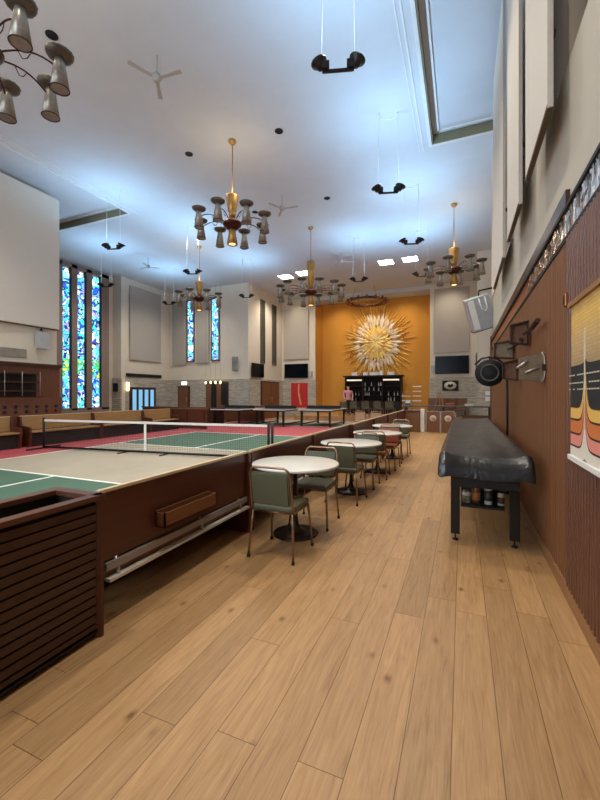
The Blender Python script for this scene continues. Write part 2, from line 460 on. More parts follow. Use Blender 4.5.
struct('wall_back', M['gold'], -8.66, -1.68, 24.4, 24.6, 0, 7.7)
struct('trim_12', M['ceiling'], -8.66, -1.68, 23.1, 24.4, 7.45, 7.7)
struct('trim_13', M['gold'], -8.66, -8.655, 23.14, 24.4, 0, 7.45)
# stone dado
struct('trim_14', M['stone'], XL, -16.45, 14.93, 15.0, 0, 2.32)
struct('trim_15', M['stone'], -16.6, -16.52, 15.25, 18.7, 0, 2.32)
struct('trim_16', M['stone'], -16.52, -10.98, 18.62, 18.7, 0, 2.32)
struct('trim_17', M['stone'], -11.0, -10.93, 18.7, 23.02, 0, 2.36)
struct('trim_18', M['stone'], -10.93, -8.6, 23.03, 23.1, 0, 2.38)
struct('trim_19', M['stone'], -1.72, .8, 23.03, 23.1, 0, 2.42)
# stage platform
struct('floor_stage', M['oak'], -8.9, .6, 20.3, 23.0, 0, .25)
struct('floor_stage_rear', M['oak'], -8.64, -1.7, 23.0, 24.4, 0, .25)

# stained-glass windows on the left wall
pier = MB()
for a, b in ((11.75, 12.08), (12.55, 12.83), (13.33, 13.62), (14.18, 14.62)):
    pier.box(XL-.02, XL+.16, a, b, .7, 7.62)
pier.box(XL-.02, XL+.16, 11.75, 14.62, 7.45, 7.62); pier.box(XL-.02, XL+.16, 11.75, 14.62, .5, .8)
o = pier.build('trim_20', plain('taupe_window_surround', S(140, 120, 110), .8)); o['kind'] = 'structure'
for i, (a, b) in enumerate(((12.08, 12.55), (12.83, 13.33), (13.62, 14.18))):
    wf = MB(); wf.box(XL-.01, XL+.13, a+.002, a+.035, .8, 7.45); wf.box(XL-.01, XL+.13, b-.035, b-.002, .8, 7.45)
    f = wf.build('window_%d' % (i+1), M['blackmat']); f['kind'] = 'structure'
    g = MB(); zt = 7.38
    g.prism([(a+.04, .82), (b-.04, .82), (b-.04, zt-.25), (b-.12, zt), (a+.12, zt), (a+.04, zt-.25)], 'x', XL+.005, XL+.03)
    g.build('glass_pane', M['stained'], f)
for i, (a, b) in enumerate(((187.3, 194.7), (212.5, 220))):
    def xat(px, Y):
        u = (px-300)/385; return Y*(-math.sin(TH)+u*math.cos(TH))/(math.cos(TH)+u*math.sin(TH))
    xa, xb = ((-15.15, -14.72), (-13.4, -12.95))[i]
    f = MB(); 
    f.box(xa-.05, xa, 18.62, 18.7, 3.4, 7.1); f.box(xb, xb+.05, 18.62, 18.7, 3.4, 7.1); f.box(xa-.05, xb+.05, 18.62, 18.7, 7.02, 7.1); f.box(xa-.05, xb+.05, 18.62, 18.7, 3.4, 3.48)
    fo = f.build('window_%d' % (i+4), M['panel_edge']); fo['kind'] = 'structure'
    box('glass_pane', M['stained'], xa, xb, 18.66, 18.69, 3.48, 7.02, fo)
for i, (a, b) in enumerate(((20.15, 20.55), (21.65, 22.1))):
    f = MB(); f.box(-11, -10.95, a-.07, a, 3.3, 7.1); f.box(-11, -10.95, b, b+.07, 3.3, 7.1); f.box(-11, -10.95, a, b, 7.02, 7.1); f.box(-11, -10.95, a, b, 3.3, 3.38)
    fo = f.build('window_%d' % (i+6), M['panel_edge']); fo['kind'] = 'structure'
    box('glass_pane', M['stained_dim'], -10.99, -10.97, a, b, 3.38, 7.02, fo)

# doors in the stone walls
def door_facing(i, x0, x1, y, z1, mat, double=False):
    d = struct('door_%d' % i, M['dark_walnut'], x0, x1, y-.06, y+.02, 0, z1)
    mid = (x0+x1)/2
    if double:
        box('door_leaf', mat, x0+.06, mid-.01, y-.1, y-.06, .02, z1-.06, d); box('door_leaf', mat, mid+.01, x1-.06, y-.1, y-.06, .02, z1-.06, d)
        for s in (-1, 1): MB().tube([(mid+s*.07, y-.14, 1.0), (mid+s*.07, y-.14, 1.35)], .015).build('door_handle', M['brass'], d)
    else:
        box('door_leaf', mat, x0+.06, x1-.06, y-.1, y-.06, .02, z1-.06, d)
        MB().tube([(x1-.14, y-.14, 1.0), (x1-.14, y-.14, 1.3)], .015).build('door_handle', M['brass'], d)
    return d
door_facing(1, -15.8, -14.95, 18.6, 1.95, wood('door_wood', S(120, 78, 48), .5, 'z'))
# glazed doors on the panelled left wall, blue reflections put into glowing panes
d = struct('door_2', M['dark_walnut'], -16.56, -16.42, 15.55, 17.4, 0, 1.85)
blueglass = emit('blue_reflection_glass', S(120, 180, 220), .5)
for k in range(4):
    box('glass_pane', blueglass, -16.42, -16.4, 15.68+k*.43, 15.93+k*.43, .1, 1.72, d)
# double door on transept side wall (facing +X)
d = struct('door_3', M['dark_walnut'], -10.95, -10.88, 20.0, 22.4, 0, 2.25)
for k in range(2): box('door_leaf', M['walnut_v'], -10.88, -10.85, 20.08+k*1.15, 21.17+k*1.15, .03, 2.17, d)
for k in range(2): MB().tube([(-10.82, 21.12+k*.2, 1), (-10.82, 21.12+k*.2, 1.3)], .015).build('door_handle', M['brass'], d)

# courts
ct = struct('floor_court', M['red_court'], -11.6, -2.7, -3, 16.0, 0, .006)
def mat(nm, m, x0, x1, y0, y1, z=.007): return box(nm, m, x0, x1, y0, y1, .006, z, ct)
CX, CW, NY = -6.75, 2.8, 7.3
mat('green_zone', M['green_court'], CX-CW, CX+CW, 0, 4.68); mat('green_zone', M['green_court'], CX-CW, CX+CW, 8.6, 12.3)
mat('kitchen_zone', M['tan_court'], CX-CW, CX+CW, 4.68, 8.6)
def line(x0, x1, y0, y1): return box('court_line', M['line'], x0, x1, y0, y1, .006, .008, ct)
for x in (CX-CW, CX+CW): line(x-.03, x+.03, 0, 12.3)
for y in (0, 4.68, 8.6, 12.3): line(CX-CW-.03, CX+CW+.03, y-.03, y+.03)
line(CX-.03, CX+.03, 0, 4.65); line(CX-.03, CX+.03, 8.63, 12.27)
ct2 = struct('floor_court_far', M['red_court'], -11, -2.7, 16.0, 20.2, 0, .006)
box('green_zone', M['green_court'], -10, -4.0, 16.4, 17.8, .006, .007, ct2); box('kitchen_zone', M['tan_court'], -10, -4, 17.8, 20.0, .006, .007, ct2)
box('court_line', M['line'], -10, -4, 16.34, 16.4, .006, .008, ct2)

# ================================================================== CEILING THINGS
def chandelier(name, label, arms, R, hub_z, body_h, loc, rz=0):
    t = thing(name, label, 'chandelier', (loc[0], loc[1], 0), rz, 'brass chandeliers in a grid under the ceiling')
    H = hub_z
    m = MB(); m.lathe([(.0001, CEIL), (.09, CEIL), (.1, CEIL-.03), (.06, CEIL-.09), (.0001, CEIL-.1)]); m.build('ceiling_rose', M['brass'], t)
    MB().tube([(0, 0, CEIL-.08), (0, 0, H+.12+body_h)], .013).build('hanging_rod', M['brass'], t)
    m = MB(); b = H+.14; m.lathe([(.0001, b), (.07, b), (.095, b+.1), (.085, b+.14), (.1, b+.16), (.165, b+body_h-.02), (.155, b+body_h), (.0001, b+body_h-.03)], n=32, flute=.06); m.build('fluted_body', M['brass'], t)
    m = MB(); m.lathe([(.0001, H-.13), (.12, H-.13), (.21, H-.05), (.24, H), (.21, H+.05), (.1, H+.12), (.07, H+.15), (.0001, H+.15)], n=24)
    m.build('hub', M['bronze'], t)
    m = MB(); m.lathe([(.0001, H-.12), (.065, H-.12), (.075, H-.16), (.135, H-.5), (.125, H-.5), (.0001, H-.47)], n=32, flute=.06); lo = m.build('lower_cone', M['brass'], t)
    m = MB(); m.lathe([(.0001, H-.478), (.115, H-.478), (.115, H-.49), (.0001, H-.49)], n=16); m.build('lamp_lens', M['glow_dim'], lo)
    armm = MB()
    P = []
    for k in range(9):
        q = k/8; P.append((.2+(R-.24)*q, 0, H+.02+.12*math.sin(q*PI*.75)*(1)-.10*q*q))
    armm.tube(P, .011, 8)
    armm.tube([(.45*R, 0, H+.1), (.52*R, 0, H+.0), (.58*R, 0, H+.02), (.62*R, 0, H+.085)], .006, 6)
    arm0 = armm.build('arm', M['bronze'], t)
    cm = MB(); z0 = H-.27
    cm.lathe([(.108, z0), (.112, z0), (.062, z0+.34), (.055, z0+.375), (.0001, z0+.38)], (R, 0, 0), n=24)
    cup0 = cm.build('lamp_cup', M['cup'], t)
    dm = MB(); dm.lathe([(.0001, z0+.375), (.08, z0+.38), (.148, z0+.41), (.165, z0+.45), (.158, z0+.455), (.135, z0+.425), (.0001, z0+.395)], (R, 0, 0), n=28, flute=.04); dm.build('flared_dish', M['dish'], cup0)
    lm = MB(); lm.lathe([(.0001, z0+.02), (.105, z0+.012), (.105, z0+.004), (.0001, z0+.005)], (R, 0, 0), n=20); len0 = lm.build('lamp_lens', M['glow_dim'], cup0)
    rm = MB(); 
    for k in range(16):
        a = 2*PI*k/16; rm.tube([(R+.11*math.cos(a), .11*math.sin(a), z0-.004), (R+.11*math.cos(a+2*PI/16), .11*math.sin(a+2*PI/16), z0-.004)], .006, 5, False)
    rim0 = rm.build('rim', M['blackmat'], cup0)
    for k in range(arms):
        a = 2*PI*(k+.5)/arms
        if k == 0: ar, cu = arm0, cup0
        else: ar, cu = dup(arm0, t), dup(cup0, t)
        ar.rotation_euler = (0, 0, a); cu.rotation_euler = (0, 0, a)
    spot('chandelier_light', (0, 0, H-.52), CHAND_W*7, WARM, 2.6, 1, False, t, .3)
    point('chandelier_glow', (0, 0, H+.75), CHAND_W, (1, .78, .5), .25, t)
    return t
chandelier('chandelier', 'eight-cup brass chandelier nearest the middle of the ceiling, with the largest complete cups', 8, .83, 5.65, .56, (-5.2, 8.07), .572)
chandelier('chandelier', 'largest twelve-cup brass chandelier with tall tapered body, in front of the gold wall', 12, 1.16, 5.28, 1.0, (-5.2, 13.4), .37)
chandelier('chandelier', 'eight-cup brass chandelier close to the right wall', 8, .83, 5.54, .56, (-.24, 13.57), .2)
chandelier('chandelier', 'eight-cup brass chandelier hanging before the pair of tall stained windows', 8, .86, 5.5, .56, (-10.2, 13.3), .6)
chandelier('chandelier', 'chandelier partly cut off at the upper left of the view', 8, .83, 5.6, .56, (-5.3, 2.75), .34)

# flat crown ring chandelier near the back wall
t = thing('ring_chandelier', 'flat brass ring chandelier tight under the ceiling above the sunburst', 'chandelier', (-5.2, 22.6, 0))
m = MB()
for R_ in (1.25, 1.0):
    for k in range(32):
        a, b = 2*PI*k/32, 2*PI*(k+1)/32
        m.tube([(R_*math.cos(a), R_*math.sin(a), 6.95), (R_*math.cos(b), R_*math.sin(b), 6.95)], .03, 6, False)
m.build('ring', M['bronze'], t)
for k in range(4):
    a = PI/4+k*PI/2; MB().tube([(1.0*math.cos(a), 1.0*math.sin(a), 6.95), (.8*math.cos(a), .8*math.sin(a), 7.7)], .015, 6).build('hanging_rod', M['brass'], t)
rc = MB().lathe([(.0001, 6.86), (.05, 6.86), (.07, 7.05), (.06, 7.1), (.0001, 7.1)], (1.12, 0, 0), 12).build('lamp_cup', M['copper'], t)
for k in range(1, 14):
    q = dup(rc, t); q.rotation_euler = (0, 0, 2*PI*k/14)

# uplight pendants
def pendant(label, x, y, z=5.94, rz=.3, light=True, proto=[None]):
    if proto[0] is None:
        t = thing('uplight_pendant', label, 'pendant light', (0, 0, 0), 0, 'twin-head uplight pendants on thin cables')
        MB().box(-.2, .2, -.02, .02, -.03, 0).build('cross_bar', M['black'], t)
        for s in (-1, 1):
            cm = MB(); cm.box(s*.17-.05, s*.17+.05, -.05, .05, 0, .1); cm.build('lamp_housing', M['blackmat'], t)
            hd = MB(); Mx = Matrix.Rotation(s*.35, 4, 'Y')
            hd.lathe([(.0001, 0), (.05, 0), (.06, .05), (.11, .08), (.115, .1), (.105, .1), (.0001, .07)], (s*.23, 0, .03), 20, Mx)
            h = hd.build('lamp_head', M['black'], t)
            MB().tube([(s*.23, 0, .1), (s*.2, 0, CEIL-5.94)], .005, 5).build('cable', M['white'], t)
        m = MB()
        for k in range(12):
            a, b = PI*k/12, PI*(k+1)/12
            m.tube([(.2*math.cos(a), .2*math.sin(a)-.0, CEIL-5.95), (.2*math.cos(b), .2*math.sin(b), CEIL-5.95)], .012, 5, False)
        m.build('ceiling_loop', M['white'], t)
        proto[0] = t
    else:
        t = dup(proto[0]); t['label'] = label
    t.location = (x, y, z); t.rotation_euler = (0, 0, rz)
    L = spot('pendant_uplight', (x, y, z+.16), UPLIGHT_W, UPLIGHT_COL, 2.95, 1, True, None, .12).data
    L.use_nodes = True; lt = L.node_tree; em = next(q for q in lt.nodes if q.type == 'EMISSION')
    fo = lt.nodes.new('ShaderNodeLightFalloff'); fo.inputs['Strength'].default_value = 1; lt.links.new(fo.outputs['Linear'], em.inputs['Strength'])
    return t
pendant('twin-head black pendant nearest the camera, at the top centre of the view', -1.57, 5.08)
pendant('second twin-head pendant of the right-hand row, beside the ceiling recess corner', -1.5, 8.6)
pendant('third twin-head pendant of the right-hand row, above the right chandelier', -1.38, 11.8)
pendant('far small twin-head pendant of the right-hand row, touching the right chandelier in view', -1.4, 15.2)
pendant('twin-head pendant hung over the pickleball net by the left windows', -9.85, 8.66)
pendant('small pendant hanging in front of the rightmost tall stained window', -13.6, 11.6)
pendant('small pendant just left of the chandelier before the pair of stained windows', -13.4, 15.1)
pendant('twin pendant right above the chandelier before the pair of stained windows', -9.2, 11.6)
pendant('twin pendant between the left chandelier and the largest chandelier', -9.15, 15.4)
pendant('twin pendant to the right of the largest chandelier', -3.76, 14.9)

# ceiling fans
def fan(label, x, y, rz, proto=[None]):
    if proto[0] is None:
        t = thing('ceiling_fan', label, 'ceiling fan', (0, 0, 0), 0, 'pale three-blade ceiling fans')
        MB().tube([(0, 0, 0), (0, 0, -.35)], .014).build('down_rod', M['fan'], t)
        MB().lathe([(.0001, -.33), (.07, -.35), (.09, -.42), (.06, -.47), (.0001, -.48)]).build('motor', M['fan'], t)
        b = MB(); b.prism([(.07, -.03), (.5, -.045), (.52, -.02), (.51, .04), (.07, .03)], 'z', -.425, -.41); b0 = b.build('blade', M['fan'], t)
        for k in (1, 2): q = dup(b0, t); q.rotation_euler = (0, 0, k*2*PI/3)
        proto[0] = t
    else: t = dup(proto[0]); t['label'] = label
    t.location = (x, y, CEIL); t.rotation_euler = (0, 0, rz)
fan('ceiling fan at the upper left, nearest to the camera', -5.17, 5.5, .1)
fan('ceiling fan between the middle chandelier and the largest chandelier', -5.2, 10.9, .1)
fan('ceiling fan beside the left windows, near the left pendant', -13.2, 13.5, .9)
fan('farthest ceiling fan, right of the largest chandelier', -4.9, 16.3, .4)

# ceiling openings and recessed panels
vm = MB().lathe([(.0001, 0), (.085, 0), (.1, -.012), (.1, -.0), (.085, 0)], n=20)
def vent(label, x, y, proto=[None]):
    if proto[0] is None:
        m = MB().lathe([(.0001, CEIL-.004), (.07, CEIL-.004), (.085, CEIL-.015), (.1, CEIL-.012), (.1, CEIL)], n=20)
        proto[0] = m.build('ceiling_can', M['blackmat']); o = proto[0]
    else: o = proto[0].copy(); link(o)
    o.location = (x, y, 0); tag(o, label, 'ceiling can', 'dark round cans in the ceiling')
vm.bm.free()
def unproj(px, py, z):   # offline constants below were measured this way
    u = (px-300)/385; t = (z-1.48)/((394-py)/385)
    return t*(-math.sin(TH)+u*math.cos(TH)), t*(math.cos(TH)+u*math.sin(TH))
for lb, x, y in (('dark round can nearest the cut-off chandelier at upper left', -6.55, 4.48), ('dark round can left of the middle chandelier rod', -6.52, 8.08),
                 ('dark round can right of the middle chandelier rod', -3.99, 8.2), ('dark round can left of the second right-hand pendant', -3.95, 11.6),
                 ('dark round can behind the middle chandelier', -6.52, 11.53)):
    vent(lb, x, y)
for lb, x, y in (('bright ceiling panel, left one of the right-hand pair', -3.3, 18.3), ('bright ceiling panel, right one of the right-hand pair', -2.2, 18.3),
                 ('bright ceiling panel, left one of the left-hand pair', -8.6, 18.5), ('bright ceiling panel, right one of the left-hand pair', -7.5, 18.3)):
    m = MB().box(x-.36, x+.36, y-.35, y+.35, CEIL-.02, CEIL-.001); f = m.build('ceiling_panel_light', M['white_trim'])
    tag(f, lb, 'ceiling light', 'lit ceiling panels before the gold wall')
    box('diffuser', M['glow_w'], x-.32, x+.32, y-.31, y+.31, CEIL-.026, CEIL-.02, f)
    spot('panel_downlight', (x, y, CEIL-.1), 90, (1, .93, .82), 2.2, 1)
# fill downlights added over aisle, court and hall; few sit at a can
for x, y in ((-1.0, 2.0), (-1.0, 5.5), (-1.2, 9.5), (-3.99, 8.2), (-6.52, 8.08), (-6.55, 4.48), (-3.95, 11.6), (-9.5, 5), (-9, 11.5), (-1.2, 13), (-6.5, 17), (-3.2, 1.0)):
    spot('fill_downlight', (x, y, CEIL-.06), DOWNLIGHT_W, WARM, 2.0, 1, False, None, .12)
for x, y in ((-14.5, 12.5), (-14, 16.5), (-9.9, 20.5)):
    spot('fill_downlight', (x, y, CEIL-.06), DOWNLIGHT_W, WARM, 2.3, 1, False, None, .12)
for x in (-7.2, -5.2, -3.2):   # wall washers on the gold wall
    s_ = spot('wall_washer', (x, 22.6, 7.4), 100, (1, .85, .62), 1.9, 1, False, None, .1)
    s_.rotation_euler = (math.radians(30), 0, 0)
for x in (-9.8, -.6):
    s_ = spot('wall_washer', (x, 21.6, 7.6), 90, (1, .88, .7), 1.9, 1, False, None, .1); s_.rotation_euler = (math.radians(25), 0, 0)

# ================================================================== RIGHT WALL THINGS
def apanel(label, y0, y1):
    t = thing('acoustic_panel', label, 'acoustic panel', (RX-.025, (y0+y1)/2, 3.6), 0, 'pale acoustic panels standing off the right wall')
    d = (y1-y0)/2
    box('fabric_face', M['panel_w'], -.13, -.09, -d, d, .0, 4.05, t)
    box('bottom_edge', M['panel_edge'], -.132, -.09, -d, d, -.03, 0, t)
    m = MB()
    for z in (.1, .3): pass
    for y in (-d+.5, d-.4): box('wall_bracket', M['panel_edge'], -.09, .02, y, y+.06, .9, .94, t)
    box('side_edge', M['panel'], -.13, -.095, -d-.015, -d, -.03, 4.05, t)
apanel('pale acoustic panel nearest the camera, high on the right wall', 3.3, 4.35)
apanel('middle pale acoustic panel high on the right wall', 4.85, 6.0)
apanel('farthest pale acoustic panel high on the right wall', 6.65, 8.6)

# wall hanging
t = thing('wall_hanging', 'striped wall hanging with black band and pink curves on the reeded wall', 'wall hanging', (RX-.05, 2.73, 1.57))
hw, zt, zb = .32, .49, -.49
cl = [('backing', 'cloth_buff', S(206, 170, 110), [(-hw, zb), (hw, zb), (hw, zt), (-hw, zt)])]
n = NT('woven_gradient'); o = n.xyz()
bk = n.node('ShaderNodeTexBrick'); n.put(bk.inputs['Vector'], n.comb(o[1], o[2], 0)); bk.inputs['Scale'].default_value = 1
bk.inputs['Brick Width'].default_value = .06; bk.inputs['Row Height'].default_value = .022; bk.inputs['Mortar Size'].default_value = .0016
bk.inputs['Color1'].default_value = (1, 1, 1, 1); bk.inputs['Color2'].default_value = (.8, .78, .74, 1); bk.inputs['Mortar'].default_value = (.5, .42, .35, 1)
g = n.ramp(n.math('ADD', n.math('MULTIPLY', o[2], .92), .5), [(.5, S(150, 126, 98)), (.7, S(200, 170, 118)), (.85, S(228, 186, 100)), (1, S(214, 176, 116))])
n.base(n.mix(.5, g, n.mix(1, g, bk.outputs[0], 'MULTIPLY'))); n.set(.9)
MB().box(-.012, .03, -hw, hw, zb, zt).build('cloth', n.m, t)
def flare(zs, w0, k):      # symmetric U curve around the middle: returns polygon from both sides down to base
    pts = []
    for s in (-1, 1):
        seg = []
        for i in range(13):
            q = i/12; y = s*(w0+(hw-w0)*q)
            seg.append((y, zs + k*(1-q)**4))
        pts.append(seg)
    return pts
def band(nm, color, z0, z1, k0, k1, w0, off):
    mm = plain('cloth_'+nm, color, .85, var=.05, scale=60)
    m = MB()
    for s in (-1, 1):
        top = []; bot = []
        for i in range(31):
            q = (i/30)**1.6; y = s*(w0+(hw-w0)*q)
            top.append((y, z1+k1*(1-q)**9)); bot.append((y, z0+k0*(1-q)**9))
        for a in range(30):
            vs = [(off, *bot[a]), (off, *bot[a+1]), (off, *top[a+1]), (off, *top[a])]
            V = [m.bm.verts.new(v) for v in vs]; m.bm.faces.new(V)
            vs = [(-.012, *bot[a]), (-.012, *bot[a+1]), (-.012, *top[a+1]), (-.012, *top[a])]
    m.build(nm+'_band', mm, t)
band('black', S(30, 30, 32), -.17, .09, .05, .03, 0, -.014)
band('yellow', S(226, 182, 90), -.25, -.17, .20, .28, .006, -.015)
band('orange', S(206, 116, 56), -.34, -.25, .16, .2, .006, -.0155)
band('rose', S(224, 140, 124), -.42, -.34, .18, .16, .006, -.016)
band('white', S(222, 214, 200), -.49, -.42, .02, .2, .0, -.0165)
for k, z in ((0, -.17), (1, -.25), (2, -.34), (3, -.42)):
    band('outline_%s' % 'abcd'[k], S(60, 34, 26), z-.007, z+.005, (.28, .2, .16, .18)[k], (.28, .2, .16, .18)[k], .006, -.017)
for o in t.children:
    if o.name.startswith('outline'): o.name = 'dark_outline'
m = MB()
for z in (.03, -.02, -.06):
    for k in range(14): 
        if random.random() < .8: m.box(-.0165, -.014, -hw+.02+k*.048, -hw+.02+k*.048+.03, z-.004, z+.004)
m.build('stitched_marks', M['label_paper'], t)
box('light_edge', M['label_paper'], -.02, -.012, -.003, .003, -.3, .3, t)
box('hanging_bar', M['base_wood'], -.03, .03, -hw-.02, hw+.02, zt-.01, zt+.02, t)
box('bottom_bar', M['white'], -.03, .03, -hw-.02, hw+.02, zb-.03, zb, t)

# small wall plate
o = box('wall_plate', M['copper'], RX-.06, RX-.03, 3.24, 3.28, 2.1, 2.2, None, .008); tag(o, 'small narrow copper plate on the walnut wall above the wall hanging', 'plate')
box('slot', M['blackmat'], RX-.064, RX-.06, 3.25, 3.27, 2.12, 2.18, o)
o = None
# antique long-handled metal ornaments, hung square to the wall
M['aged_bronze'] = plain('aged_bronze', S(112, 76, 54), .5, .4, var=.2, scale=30)
def ornament(label, x0, x1, y, z, h, mat, depth=.12, lean=0.0):
    t = thing('wall_ornament', label, 'wall ornament', (RX-.03, y, z), lean, 'antique metal ornaments mounted on the walnut wall')
    x0 -= RX-.03; x1 -= RX-.03
    m = MB()
    m.prism([(x0, -h*.40), (x1, -h*.5), (x1, -h*.44), (x0, -h*.34)], 'y', -depth/2, depth/2)
    m.prism([(x0, h*.30), (x1, h*.42), (x1, h*.5), (x0, h*.36)], 'y', -depth/2, depth/2)
    m.box(x0, x0+.012, -depth/2, depth/2, -h*.38, h*.34); m.box(x1-.012, x1, -depth/2, depth/2, -h*.5, h*.5)
    m.build('frame', M['dark_bronze'], t)
    m = MB(); m.prism([(x0+.008, -h*.36), (x1-.008, -h*.45), (x1-.008, h*.43), (x0+.008, h*.32)], 'y', -.006, .006); m.build('plate', mat, t)
    box('wall_mount', M['dark_bronze'], x1, 0, -.02, .02, -.03, .03, t)
    return t
M['dark_bronze'] = plain('dark_bronze', S(58, 40, 32), .45, .5)
M['aged_tin'] = plain('aged_tin', S(128, 112, 92), .45, .5, var=.2, scale=20)
t = ornament('bronze openwork ornament with long dark handle pointing right, highest on the walnut wall', .50, .68, 4.95, 2.16, .27, M['aged_bronze'])
MB().tube([(-.08, -.1, -.02), (-.07, -.35, -.03), (-.07, -.6, -.03), (-.075, -.95, -.02)], [.012, .016, .026, .022], 8).build('handle', M['dark_bronze'], t)
t = ornament('grey metal ornament with short dark handle, left of and below the highest one', .43, .68, 6.3, 2.12, .28, M['aged_tin'])
MB().tube([(-.1, -.1, -.0), (-.09, -.5, -.03), (-.09, -1.1, -.03), (-.09, -1.4, -.03)], [.012, .016, .026, .02], 8).build('handle', M['dark_bronze'], t)
ornament('small bronze ornament directly right of the round black scoreboard', .49, .66, 5.7, 1.79, .28, M['aged_bronze'])
t = thing('wall_ornament', 'rounded grey metal plate with two short handles, lowest on the walnut wall', 'wall ornament', (RX-.03, 4.1, 1.72), 0, 'antique metal ornaments mounted on the walnut wall')
MB().prism([(-.21, -.10), (-.03, -.13), (-.012, -.09), (-.005, 0), (-.012, .10), (-.03, .14), (-.06, .125), (-.21, .09)], 'y', -.02, .02).build('plate', M['aged_tin'], t)
MB().tube([(-.03, -.02, -.135), (-.012, -.02, -.09), (-.004, -.02, 0), (-.012, -.02, .10), (-.03, -.02, .142)], .007, 6).build('rim', M['steel'], t)
MB().tube([(-.15, -.04, .06), (-.18, -.06, .035), (-.24, -.08, .0)], [.014, .016, .01], 8).build('handle', M['steel'], t)
MB().tube([(-.06, -.04, .0), (-.11, -.05, -.02), (-.17, -.06, -.045)], [.012, .012, .012], 8).build('handle', M['steel'], t)
box('wall_mount', M['dark_bronze'], -.03, 0, -.03, .03, -.03, .03, t)

# tilted white loudspeaker at the far end of the right wall
t = thing('loudspeaker', 'tilted white loudspeaker on a bracket above the end of the walnut wall', 'loudspeaker', (.42, 11.0, 3.6)); t.scale = (.8, .8, .8); t.rotation_euler = (.25, math.radians(-17), .15)
box('cabinet', M['grey_box'], -.36, .36, -.2, .25, -.56, .5, t, .02)
box('grille', M['white'], -.32, -.14, -.22, -.2, -.5, .45, t)
m = MB(); m.tube([(.02, -.21, .45), (.03, -.25, .1), (.12, -.25, .0), (.2, -.25, .1), (.2, -.21, .45)], .02, 6); m.build('mounting_yoke', M['white'], t)
box('bottom_lip', M['blackmat'], -.36, .36, -.2, .25, -.58, -.56, t)
m = MB(); m.tube([(.1, .1, .45), (.15, .05, .66), (.6, .05, .6)], .03, 8); m.build('wall_bracket', M['black'], t)

# ================================================================== SHUFFLEBOARD TABLE
t = thing('shuffleboard_table', 'long shuffleboard table under a black cover beside the walnut wall', 'game table', (.19, 6.95, 0))
def sx(x, y): return x, y
nY, prof = 60, [(-.385, .70), (-.40, .76), (-.392, .86), (-.385, .905), (-.37, .925), (-.33, .925), (-.29, .905), (-.15, .895), (0, .893), (.15, .895), (.29, .905), (.33, .925), (.37, .925), (.385, .905), (.392, .86), (.40, .76), (.385, .70)]
m = MB(); rows = []
for j in range(nY+1):
    y = -3.05+6.1*j/nY; row = []
    for i, (px_, pz) in enumerate(prof):
        jx = random.uniform(-.006, .006); jz = random.uniform(-.006, .006) if 4 < i < 12 else random.uniform(-.003, .003)
        drop = .014*math.sin(y*2.3+i*1.7) if i in (0, 16) else 0
        row.append(m.bm.verts.new((px_+jx, y, pz+jz+drop)))
    rows.append(row)
for a, b in zip(rows, rows[1:]):
    for i in range(len(prof)-1): m.bm.faces.new((a[i], a[i+1], b[i+1], b[i])).smooth = True
for row in (rows[0], rows[-1]):   # closed drop at both ends
    s = -1 if row is rows[0] else 1
    low = [m.bm.verts.new((v.co.x, v.co.y+s*.02, .70+.01*math.sin(k*1.3))) for k, v in enumerate(row)]
    for i in range(1, len(row)-2): 
        m.bm.faces.new((row[i], row[i+1], low[i+1], low[i])).smooth = True
m.build('vinyl_cover', M['vinyl'], t)
box('cabinet', M['blackmat'], -.29, .29, -3.0, 3.0, .60, .86, t, .005)
for sy in (-2.72, 0, 2.72):
    for s in (-1, 1):
        lg = MB(); lg.box(s*.265-.03, s*.265+.055, sy-.04, sy+.04, .07, .62); l = lg.build('leg', M['black'], t)
        MB().lathe([(.0001, 0), (.028, 0), (.028, .012), (.008, .02), (.008, .07), (.0001, .07)], (s*.265+.012, sy, 0), 12).build('levelling_foot', M['black'], l)
box('shelf', M['blackmat'], -.2, .2, -2.69, -2.0, .33, .35, t)
box('shelf_back', M['blackmat'], -.2, .2, -2.02, -2.0, .35, .6, t)
box('front_apron', M['blackmat'], -.22, .22, -2.74, -2.7, .57, .62, t)
# containers
def can(name, label, cat, x, y, r, h, bm_, lm_, lid):
    o = MB().lathe([(.0001, 0), (r, 0), (r, h*.8), (r*.85, h*.9), (r*.85, h*.92), (.0001, h*.92)], n=16).build(name, bm_)
    o.location = (x, y, .35); tag(o, label, cat, 'containers on the shelf under the shuffleboard table')
    MB().lathe([(r*1.01, h*.15), (r*1.015, h*.15), (r*1.015, h*.6), (r*1.01, h*.6)], n=16).build('paper_label', lm_, o)
    MB().lathe([(.0001, h*.9), (r*.9, h*.9), (r*.9, h), (.0001, h)], n=16).build('lid', lid, o)
can('tub', 'short pale tub, leftmost on the shelf under the shuffleboard table', 'tub', .045, 4.4, .042, .12, M['white'], plain('green_print', S(140, 150, 110)), M['steel'])
can('jar', 'dark amber jar beside the pale tub under the shuffleboard table', 'jar', .135, 4.42, .042, .175, M['glass_jar'], plain('orange_print', S(196, 130, 80)), M['blackmat'])
can('bottle', 'tall white bottle under the shuffleboard table', 'bottle', .25, 4.4, .038, .235, M['white'], plain('dark_print', S(70, 66, 60)), M['white'])
can('jar', 'small speckled jar, rightmost on the shelf under the shuffleboard table', 'jar', .365, 4.4, .032, .14, M['label_paper'], plain('brown_print', S(90, 64, 44)), M['blackmat'])
